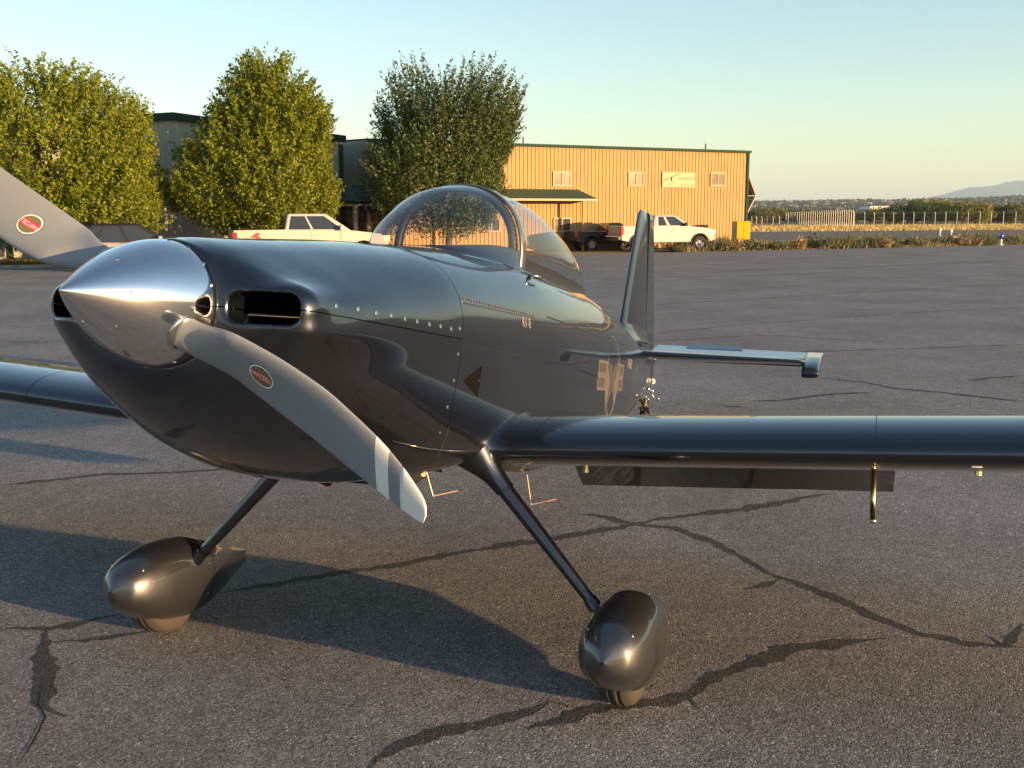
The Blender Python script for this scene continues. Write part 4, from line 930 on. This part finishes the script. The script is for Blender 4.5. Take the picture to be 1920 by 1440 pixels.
sp_c=dict(cat='pickup',W=2.03,wr=.42,sill=.52,fw=1.86,rw=-1.86,top=[(-2.88,1.40),(-.90,1.42),(1.10,1.38),(1.35,1.36),(2.50,1.25),(2.74,1.08),(2.80,.66)],cab=(-.98,-.82,.42,1.32),belt=1.38,roof=1.98,tail=(1.14,.44),head=(1.05,.26),win=((.10,.36),(.46,.94)),seams=(-.02,1.08),handles=(.22,),bed=(-2.88,-1.0),board=1,trim=M_blk)
vehicle('pickup_truck','white extended cab pickup with chrome wheels and black wheel flares beside the hangar',at_depth(1241,58.8),R_(17),sp_c,M_wp,M_chrome,flare=M_blk)
sp_b=dict(cat='pickup',W=1.78,wr=.36,sill=.42,fw=1.55,rw=-1.45,top=[(-2.45,1.10),(-.35,1.11),(.95,1.09),(1.15,1.08),(2.15,1.00),(2.32,.86),(2.36,.52)],cab=(-.42,-.25,.45,1.12),belt=1.08,roof=1.58,tail=(.92,.28),head=(.84,.16),win=((.06,.92),),seams=(.98,),handles=(.0,),bed=(-2.45,-.45),bumper=M_blk)
vehicle('pickup_truck','small black regular cab pickup parked against the hangar wall',at_depth(1141,61.2),R_(20),sp_b,M_bp,mat('steel_rim',(.42,.36,.28),rough=.4,metal=.8))
M_cp=mat('dark_blue_car_paint',(.010,.011,.014),rough=.5,spec=.3); M_cs=mat('silver_car_paint',(.34,.31,.27),rough=.3,metal=.4,coat=.8)
sp_s=dict(cat='car',W=1.85,wr=.34,sill=.26,fw=1.42,rw=-1.36,top=[(-2.25,.98),(-1.9,1.02),(-.9,1.00),(.95,.96),(1.15,.93),(2.05,.80),(2.30,.66),(2.34,.42)],cab=(-2.05,-1.25,.25,1.28),belt=.99,roof=1.62,tail=(.86,.16),head=(.72,.14),win=((.06,.22),(.25,.56),(.60,.94)),seams=(-.35,.60),handles=(-.5,.45),tumble=.22,bumper=M_cs,cabpaint=M_cp,bev=.08)
vehicle('parked_car','silver grey car with dark roof parked on the apron below the leafy tree',at_depth(243,36.8),R_(24),sp_s,M_cs,M_alloy)
# ------------------------------------------------------------------ trees
def leaf_mat(name,c1,c2,tr=.35):
    m=bpy.data.materials.new(name); m.use_nodes=True; nt=m.node_tree; p=nt.nodes['Principled BSDF']; L=nt.links; out=nt.nodes['Material Output']
    g=nt.nodes.new('ShaderNodeNewGeometry'); r=nt.nodes.new('ShaderNodeMix'); r.data_type='RGBA'; r.inputs[6].default_value=(*c1,1); r.inputs[7].default_value=(*c2,1)
    L.new(g.outputs['Random Per Island'],r.inputs[0]); L.new(r.outputs[2],p.inputs['Base Color']); p.inputs['Roughness'].default_value=.55; p.inputs['Specular IOR Level'].default_value=.35
    t=nt.nodes.new('ShaderNodeBsdfTranslucent'); L.new(r.outputs[2],t.inputs[0]); x=nt.nodes.new('ShaderNodeMixShader'); x.inputs[0].default_value=tr
    L.new(p.outputs[0],x.inputs[1]); L.new(t.outputs[0],x.inputs[2]); L.new(x.outputs[0],out.inputs[0]); return m
M_bark=mat('bark',(.085,.065,.05),rough=.95,bump=(14,.02),var=(5,.3))
def leaf_quads(C,N,size,rg):
    n=len(C); a=rg.normal(size=(n,3)); N=N/np.linalg.norm(N,axis=1)[:,None]; u=np.cross(N,a); u/=np.linalg.norm(u,axis=1)[:,None]+1e-9; v=np.cross(N,u)
    s=size*(.65+.7*rg.random(n))[:,None]; u=u*s; v=v*s*.55
    V=np.stack([C-u,C+v*.9-u*.1,C+u,C-v*.9-u*.1],1).reshape(-1,3); return V,np.arange(4*n).reshape(-1,4)
def tree(name,label,loc,H,prof,trunk_h,lm,seed,ntw=1500,per=34,leaf=.10,twig=(.7,1.25),up=.75,group=None,cat='tree',tr_r=.16,vis_limbs=9):
    """prof: (height fraction, radius) table of the crown; twigs grow outward and up"""
    rg=np.random.default_rng(seed); e=empty(name,loc,0); tag(e,label,cat,group)
    ph=[p[0]*H for p in prof]; pr=[p[1] for p in prof]
    # trunk and limbs
    m=MB(); pts=[(0,0,-.05)]; x=y=0
    for i in range(1,7): x+=rg.normal()*.05; y+=rg.normal()*.05; pts.append((x,y,H*.62*i/6))
    m.tube(pts,[tr_r*1.25]+[tr_r*(1-.13*i) for i in range(1,7)],9); m.build('trunk',M_bark,e,True)
    for i in range(vis_limbs):
        h0=trunk_h+(H*.5-trunk_h)*i/max(1,vis_limbs-1); a=i*2.4+rg.random()*.6; q=rg.uniform(.5,.75)*np.interp(h0+H*.2,ph,pr); p0=np.array([x*h0/(H*.62),y*h0/(H*.62),h0])
        p1=p0+np.array([math.cos(a)*q*.5,math.sin(a)*q*.5,H*.10]); p2=p0+np.array([math.cos(a)*q,math.sin(a)*q,H*.24]); m=MB(); m.tube([p0,p1,p2],[tr_r*.45,tr_r*.3,tr_r*.12],6); m.build('limb',M_bark,e,True)
    # lumps make the outline uneven and leave darker gaps
    nl=26; la=rg.random(nl)*2*math.pi; lh=rg.uniform(.1,1,nl)*H; lw=rg.uniform(.5,1.1,nl); lamp=rg.normal(0,.17,nl)
    wts=np.interp(np.linspace(ph[0],ph[-1],60),ph,pr)+.15; hh=rg.choice(np.linspace(ph[0],ph[-1],60),size=ntw,p=wts/wts.sum())+rg.normal(size=ntw)*.1
    aa=rg.random(ntw)*2*math.pi; R=np.interp(hh,ph,pr)
    for k in range(nl):
        d=np.abs((aa-la[k]+math.pi)%(2*math.pi)-math.pi); R=R*(1+lamp[k]*np.exp(-(d/lw[k]*1.6)**2-((hh-lh[k])/(.16*H))**2))
    f=np.sqrt(rg.uniform(.12,1,ntw)); f=np.where(rg.random(ntw)<.55,rg.uniform(.82,1,ntw),f); rad=R*f
    base=np.stack([np.cos(aa)*rad,np.sin(aa)*rad,hh],1); d=np.stack([np.cos(aa)*.62,np.sin(aa)*.62,np.full(ntw,up)],1)+rg.normal(size=(ntw,3))*.22; d/=np.linalg.norm(d,axis=1)[:,None]
    ln=rg.uniform(*twig,ntw)*(1+.5*np.clip((hh/H-.6)/.4,0,1));
    vo=rg.integers(0,ntw,34); keep=np.ones(ntw,bool)
    for q_ in vo: keep&=(np.linalg.norm(base-base[q_],axis=1)>rg.uniform(.35,.8))|(rg.random(ntw)<.12)
    base,d,ln=base[keep],d[keep],ln[keep]; ntw=len(ln); base=base-d*(ln*.55)[:,None]
    t=np.tile(np.linspace(.05,1,per),ntw)*1.0; k=np.repeat(np.arange(ntw),per); C=base[k]+d[k]*(ln[k]*t)[:,None]+rg.normal(size=(ntw*per,3))*(.125*(1.2-t))[:,None]*np.array([1,1,.8])
    N=d[k]*.4+rg.normal(size=C.shape)*.8+np.array([0,0,.5]); V,Q=leaf_quads(C,N,leaf,rg); fast_mesh('crown',V,Q,lm,e)
    return e
LM1=leaf_mat('leaf_yellow_green',(.23,.27,.022),(.13,.175,.017),.42); LM2=leaf_mat('leaf_mid_green',(.055,.088,.024),(.092,.128,.030),.3); LM3=leaf_mat('leaf_plum',(.05,.018,.020),(.09,.03,.026))
egg=[(.10,1.9),(.16,3.1),(.28,3.9),(.42,4.0),(.58,3.6),(.74,2.7),(.88,1.7),(.97,.7)]
tree('leafy_tree','broad yellow-green leafy tree behind the parked car',at_depth(100,41.5),7.45,[(p[0],p[1]*1.05) for p in [(.13,1.9),(.2,3.4),(.32,3.95),(.5,4.05),(.66,3.8),(.82,3.2),(.92,2.3),(1.0,1.0)]],1.2,LM1,11,2900,40,.076,group=None)
tree('leafy_tree','yellow-green egg-shaped tree behind the white pickup with bedside graphics',at_depth(511,46.8),8.45,[(p[0],p[1]*.84) for p in [(.14,1.6),(.2,3.0),(.32,3.9),(.48,3.95),(.62,3.55),(.76,2.9),(.9,2.0),(1.0,.9)]],1.3,LM1,12,2900,40,.076)
tree('leafy_tree','darker green tree with upright shoots in front of the tan hangar',at_depth(838,51.5),8.35,[(.2,1.5),(.25,2.9),(.36,3.5),(.5,3.6),(.66,3.45),(.8,3.1),(.92,2.5),(1.0,1.5)],1.7,LM2,13,2300,46,.074,twig=(1.2,2.3),up=1.1)
tree('plum_tree','small dark red plum tree between the two metal buildings',at_depth(678,54.0),4.6,[(.08,.6),(.2,1.1),(.5,1.15),(.75,.8),(1,.3)],.5,LM3,14,500,26,.08,twig=(.5,.9),tr_r=.08)
# ------------------------------------------------------------------ verge, weeds, field
M_grass=mat('mown_grass',(.075,.085,.022),rough=.9,var=(4,.3),bump=(30,.03))
def edge_y(x): return np.interp(x,[e[0] for e in ED],[e[1] for e in ED])
xs_=np.linspace(-34,-9.5,30); V=[]
for x in xs_:
    for o_ in (.25,2,5,9.5): y=edge_y(x)+o_; V.append((x,y,float(gz(y))+(.05 if o_<9 else -.02)))
tag(mesh_obj('grass_verge',V,grid_faces(len(xs_),4),M_grass),kind='structure')
V=[]
for x in xs_:
    y=float(edge_y(x)); z=float(gz(y)); V+= [(x,y+.05,z-.01),(x,y+.05,z+.11),(x,y+.22,z+.11),(x,y+.22,z-.01)]
tag(mesh_obj('kerb',V,grid_faces(len(xs_),4),mat('kerb_concrete',(.28,.25,.21),rough=.9,var=(3,.2))),kind='structure')
def blades(name,P,h,w,m,seed,lean=.35,per=1):
    rg=np.random.default_rng(seed); n=len(P); a=rg.random(n)*2*math.pi; d=np.stack([np.cos(a),np.sin(a),np.zeros(n)],1)*w; ln=rg.normal(size=(n,3))*lean*h[:,None]; ln[:,2]=h
    V=np.stack([P-d,P+d,P+ln],1).reshape(-1,3); o=fast_mesh(name,V,np.arange(3*n).reshape(-1,3),m,n=3); o['kind']='stuff'; return o
rg=np.random.default_rng(5); x=rg.uniform(-30,-10,14000); o_=rg.uniform(.3,9,14000); y=edge_y(x)+o_
tag(blades('verge_grass',np.stack([x,y,gz(y)+.05],1),rg.uniform(.05,.14,14000),.02,leaf_mat('grass_leaf',(.09,.10,.02),(.16,.13,.04),.3),21),'short green and straw grass on the verge by the kerb','grass')
# weeds along the far edge on the right
n=26000; x=rg.uniform(9,75,n); cl=np.sin(x*1.7)+np.sin(x*.61+1)+np.sin(x*4.1)*.5; o_=rg.gamma(1.7,1.6,n); y=edge_y(x)+.4+o_; hgt=rg.uniform(.2,.62,n)*np.clip(.75+.35*cl,.25,1.8)
gr=(rg.random(n)<np.clip(.45+.3*cl,.05,.9))
tag(blades('green_weeds',np.stack([x,y,gz(y)-.06],1)[gr],hgt[gr]*1.25,.05,leaf_mat('weed_green',(.085,.105,.045),(.13,.14,.06),.3),22,.45),'green weeds growing along the far edge of the apron','weeds')
tag(blades('dry_weeds',np.stack([x,y,gz(y)-.06],1)[~gr],hgt[~gr],.035,leaf_mat('weed_dry',(.26,.19,.10),(.36,.26,.15),.3),23,.5),'dry straw weeds and dead brush along the far apron edge','weeds')
for i in range(16):
    xx_=[12.4,13.6,15.2,16.8,18.0,20.4,22.8,25.2,27.6,29.0,31.4,33.5,14.5,19.3,24.0,30.2][i]; yy_=float(edge_y(xx_))+rg.uniform(.7,2.8); k=260; rr=rg.uniform(.35,.75); hq=rg.uniform(.45,.8)
    Cn=rg.normal(size=(k,3))*np.array([rr,rr,hq*.45])*.55+np.array([0,0,hq*.5]); Cn[:,2]=np.abs(Cn[:,2]); Vq,Qq=leaf_quads(Cn,rg.normal(size=(k,3))+np.array([0,0,.6]),.10,rg)
    e_=empty('weed_bush',(xx_,yy_,float(gz(yy_))-.05)); fast_mesh('foliage',Vq,Qq,bpy.data.materials['weed_green' if i%3 else 'weed_dry'],e_); MB().tube([(0,0,0),(0.02,0,hq*.5)],[.02,.008],5).build('stem',M_bark,e_)
    tag(e_,'low grey-green weed bush on the apron edge' if i%3 else 'low straw-coloured dead bush on the apron edge','bush','weed bushes at the apron edge')
# taxiway strip and straw field behind it
M_asph2=mat('taxiway_asphalt',(.085,.080,.076),rough=.9,var=(.3,.15))
def strip_far(name,d0,d1,m,x0,x1,z):
    tag(mesh_obj(name,[(x0,d0+x0*.22,z),(x1,d0+x1*.22,z),(x1,d1+x1*.22,z),(x0,d1+x0*.22,z)],[(0,1,2,3)],m),kind='structure')
strip_far('taxiway',84,122,M_asph2,16,160,-.335); strip_far('field',124,190,mat('straw_field',(.50,.36,.14),rough=.95,var=(.2,.25),bump=(2,.05)),16,260,-.33)
n=15000; x=rg.uniform(18,150,n); y=124+x*.22+rg.uniform(0,64,n); tag(blades('field_straw',np.stack([x,y,np.full(n,-.33)],1),rg.uniform(.2,.5,n),.10,leaf_mat('straw_leaf',(.50,.38,.16),(.42,.34,.13),.3),24,.4),'dry yellow straw standing in the field before the fence','straw')
# blue taxi edge light and white markers
def edge_light(px,d,colr,label,nm='taxiway_light'):
    v=ray_dir((px,440)); t=d/v[1]; e_=empty(nm,(v[0]*t,d,float(gz(d))-.05)); tag(e_,label,'light' if colr is not M_white else 'marker')
    MB().lathe([(.14,0),(.15,.05),(.06,.08),(.055,.42),(.05,.44)],n=14).build('post',M_white,e_,True); MB().lathe([(.07,.44),(.12,.50),(.12,.72),(.07,.80),(.0,.82)],n=14).build('lens',colr,e_,True)
edge_light(1878,67.5,mat('blue_lens',(.02,.05,.50),rough=.2,coat=.7),'blue taxiway edge light on a short white post at the apron edge')
edge_light(1762,100,M_white,'small white marker post standing beside the straw field','marker_post'); edge_light(1783,92,M_white,'small white marker post standing among the weeds','marker_post')
# ------------------------------------------------------------------ fence
def fence(name,label,pxs,d0,d1,h):
    x0_,x1_=pxs[0],pxs[-1]; P=[]
    for p in pxs:
        v=ray_dir((p,430)); f=(p-x0_)/(x1_-x0_); inv=1/d0+(1/d1-1/d0)*f; d=1/inv; t=d/v[1]; P.append(Vector((v[0]*t,d,-.34)))
    e_=empty(name,P[0]); tag(e_,label,'fence'); ms=None
    for q in P:
        if ms is None:
            o=MB().tube([(0,0,0),(0,0,h),(-.16,-.10,h+.32)],.055,6).build('fence_post',mat('galvanised',(.50,.47,.42),rough=.5,metal=.3),e_); ms=o.data
        else: o=link(bpy.data.objects.new('fence_post',ms),e_)
        o.location=q-P[0]
    m=MB()
    for hz_ in (.1,h*.35,h*.7,h): m.tube([q-P[0]+Vector((0,0,hz_)) for q in P],.012,4)
    for hz_ in (.16,.30): m.tube([q-P[0]+Vector((-.16*hz_/.32,-.10*hz_/.32,h+hz_)) for q in P],.008,4)
    o=m.build('fence_wires',mat('galvanised',(.5,.47,.42)),e_); o['kind']='stuff'
fence('perimeter_fence','tall wire fence with cranked posts along the straw field',[1601,1620,1638,1656,1674,1693,1712,1732,1752,1772,1793,1814,1836,1857,1880,1903,1927],205,188,2.3)
fence('slatted_fence','close-set pale fence posts running away towards the trees',[1473+4.2*i for i in range(31)],290,172,2.6)
fence('perimeter_fence','low wire fence in front of the hedge beside the hangar door',[1409,1418,1428,1438,1449,1461],260,250,1.6)
# ------------------------------------------------------------------ far trees
LMf=leaf_mat('far_leaf_green',(.085,.105,.035),(.13,.14,.04),.3); LMy=leaf_mat('far_leaf_yellow',(.22,.22,.045),(.16,.17,.04),.3)
def far_tree(px,d,H,R,m,label,seed,group='trees beyond the fence'):
    rg=np.random.default_rng(seed); e_=empty('field_tree',at_depth(px,d)); e_.location.z=-.4; tag(e_,label,'tree',group); k=2600
    u=rg.normal(size=(k,3)); u/=np.linalg.norm(u,axis=1)[:,None]; r=rg.uniform(.45,1,k)**.6; bl=1+.16*np.sin(u[:,0]*5+seed)+.14*np.sin(u[:,2]*6+u[:,1]*4+seed*2)
    C=u*(r*bl)[:,None]*np.array([R,R,H*.46])+np.array([0,0,H*.50]); C=C[C[:,2]>.1]; V,Q=leaf_quads(C,rg.normal(size=C.shape)+u[:len(C)]*.3,.26,rg); fast_mesh('crown',V,Q,m,e_)
    MB().tube([(0,0,0),(.05,0,H*.5)],[.14,.07],6).build('trunk',M_bark,e_)
for i,(p,d,H,R,y_) in enumerate([(1425,290,4.2,5,0),(1452,300,4.6,5,0),(1490,310,4.0,5,0),(1540,300,3.6,5,0),(1590,290,3.4,4.5,0),(1640,280,3.6,4.5,0),(1680,262,5.0,4.4,1),(1716,258,6.0,3.2,0),(1752,250,6.2,4.6,1),(1790,245,5.6,4.6,1),(1828,240,5.2,4.2,1),(1862,250,4.4,4.0,0),(1895,245,4.6,4.5,0),(1932,250,5.2,5,0),(1660,300,4.4,6,0),(1815,290,4.4,7,0),(1880,300,5.0,7,0)]):
    far_tree(p,d,H,R,LMy if y_ else LMf,'yellow-green bushy tree beyond the fence posts' if y_ else 'dark green bushy tree beyond the straw field',40+i,'yellow-green trees beyond the fence' if y_ else 'dark green trees beyond the field')
v=at_depth(1645,330); e_=empty('far_shed',(v[0],v[1],-.4),R_(8)); tag(e_,'low pale shed roof among the far trees','shed')
MB().box((0,0,2.2),(9,6,3.5)).build('wall',M_wframe,e_); MB().prism([(-4.8,3.9),(4.8,3.9),(4.4,4.9),(-4.4,4.9)],-3.4,3.4).build('roof',mat('pale_roof',(.5,.5,.48),rough=.5),e_)
# ------------------------------------------------------------------ hills
def fbm(x,seed):
    rg=np.random.default_rng(seed); s=np.zeros_like(x)
    for k,a in ((3,1),(7,.55),(16,.3),(37,.16),(83,.09)): s+=a*np.sin(k*x+rg.random()*6.28)
    return s
def hill_mat(name,cols,sc):
    m=bpy.data.materials.new(name); m.use_nodes=True; nt=m.node_tree; p=nt.nodes['Principled BSDF']; p.inputs['Roughness'].default_value=.95; p.inputs['Specular IOR Level'].default_value=.1
    g=nt.nodes.new('ShaderNodeNewGeometry'); n=nt.nodes.new('ShaderNodeTexNoise'); n.inputs['Scale'].default_value=sc; n.inputs['Detail'].default_value=8; nt.links.new(g.outputs['Position'],n.inputs['Vector'])
    r=nt.nodes.new('ShaderNodeValToRGB'); e=r.color_ramp.elements; e[0].position=.38; e[0].color=(*cols[0],1); e[1].position=.62; e[1].color=(*cols[1],1); nt.links.new(n.outputs[0],r.inputs[0]); nt.links.new(r.outputs[0],p.inputs['Base Color']); return m
na=480; az=np.linspace(0,2*math.pi,na)       # az measured from +Y clockwise
ridge_h=46+14*fbm(az,3); ridge_h+=22*np.exp(-((np.degrees(az)-95)/22)**2)+18*np.exp(-((np.degrees(az)-150)/25)**2)+12*np.exp(-((np.degrees(az)-60)/16)**2)
ridge_h=np.where((np.degrees(az)>8)&(np.degrees(az)<30),43+.45*(np.degrees(az)-12)+1.5*fbm(az*6,9),ridge_h); ridge_h=np.maximum(ridge_h,14)
V=[]
for k,(rad,hf) in enumerate(((1700,-.01),(2100,.16),(2500,.40),(2900,.68),(3200,.88),(3450,1.0),(3800,.6))):
    wob=1+.10*fbm(az*3+k,20+k)*(1 if 0<k<5 else 0)
    for i in range(na): V.append((math.sin(az[i])*rad,math.cos(az[i])*rad,-.6+ridge_h[i]*hf*wob[i]))
tag(mesh_obj('hills',V,grid_faces(7,na),hill_mat('hill_scrub',((.028,.040,.030),(.10,.092,.070)),.012),None,True),kind='structure')
mz=np.linspace(R_(14),R_(75),160); hm=np.interp(np.degrees(mz),[14,18.5,20,21.5,23,25.2,27,33,45,60,75],[0,60,150,230,330,450,470,480,440,300,0])*1.0+10*fbm(mz*14,5)
V=[]
for rad,hf in ((13500,0),(14300,.45),(15000,.82),(15600,1.0),(17000,.3)):
    for i in range(160): V.append((math.sin(mz[i])*rad,math.cos(mz[i])*rad,max(-1,hm[i]*hf*(1+.03*math.sin(i*.9+rad)))))
tag(mesh_obj('mountain',V,grid_faces(5,160),hill_mat('mountain_scrub',((.07,.075,.05),(.17,.14,.10)),.002),None,True),kind='structure')
# houses and trees on the hillside
def hill_z(a,rad):
    i=int(a/(2*math.pi)*(na-1)); return float(np.interp(rad,[1700,2100,2500,2900,3200,3450],[f*ridge_h[i] for f in (-.01,.16,.40,.68,.88,1)]))-.6
rg=np.random.default_rng(33); me=None; M_hw=mat('house_wall',(.62,.58,.52),rough=.7); M_hr=mat('house_roof',(.22,.17,.14),rough=.8)
hw=hr=None
for i in range(72):
    a=R_(rg.uniform(12.6,26.5)); rad=rg.uniform(2150,3250); e_=empty('hillside_house',(math.sin(a)*rad,math.cos(a)*rad,hill_z(a,rad)-1),rg.uniform(-.5,.5)); tag(e_,'small pale house on the distant hillside','house','houses on the far hillside')
    if hw is None:
        o1=MB().box((0,0,2.8),(15,10,7)).build('wall',M_hw,e_); o2=MB().prism([(-8.2,6.3),(8.2,6.3),(6,9.2),(-6,9.2)],-5.6,5.6).build('roof',M_hr,e_); hw,hr=o1.data,o2.data
    else: link(bpy.data.objects.new('wall',hw),e_); link(bpy.data.objects.new('roof',hr),e_)
k=5200; a=R_(1)*rg.uniform(11.5,27.5,k); rad=rg.uniform(1800,3450,k); C=np.stack([np.sin(a)*rad,np.cos(a)*rad,np.array([hill_z(q,r) for q,r in zip(a,rad)])],1)
C=np.repeat(C,5,0)+rg.normal(size=(k*5,3))*np.array([6,6,2.0])+np.array([0,0,3.5]); Vq,Qq=leaf_quads(C,rg.normal(size=C.shape),4.0,rg)
o=fast_mesh('hillside_trees',Vq,Qq,leaf_mat('hill_leaf',(.025,.035,.018),(.05,.058,.025),.1)); tag(o,'dark trees scattered over the distant hillside','trees',None,'stuff')

# ------------------------------------------------------------------ air
hz=bpy.data.materials.new('haze_air'); hz.use_nodes=True; nt=hz.node_tree; nt.nodes.remove(nt.nodes['Principled BSDF']); pv=nt.nodes.new('ShaderNodeVolumePrincipled')
pv.inputs['Color'].default_value=(.50,.74,1,1); pv.inputs['Density'].default_value=7.5e-5; pv.inputs['Anisotropy'].default_value=0; nt.links.new(pv.outputs[0],nt.nodes['Material Output'].inputs['Volume'])
o=MB().box((0,0,264),(42000,42000,532)).build('haze',hz); tag(o,'thin pale haze filling the air over the airfield','haze',None,'stuff')
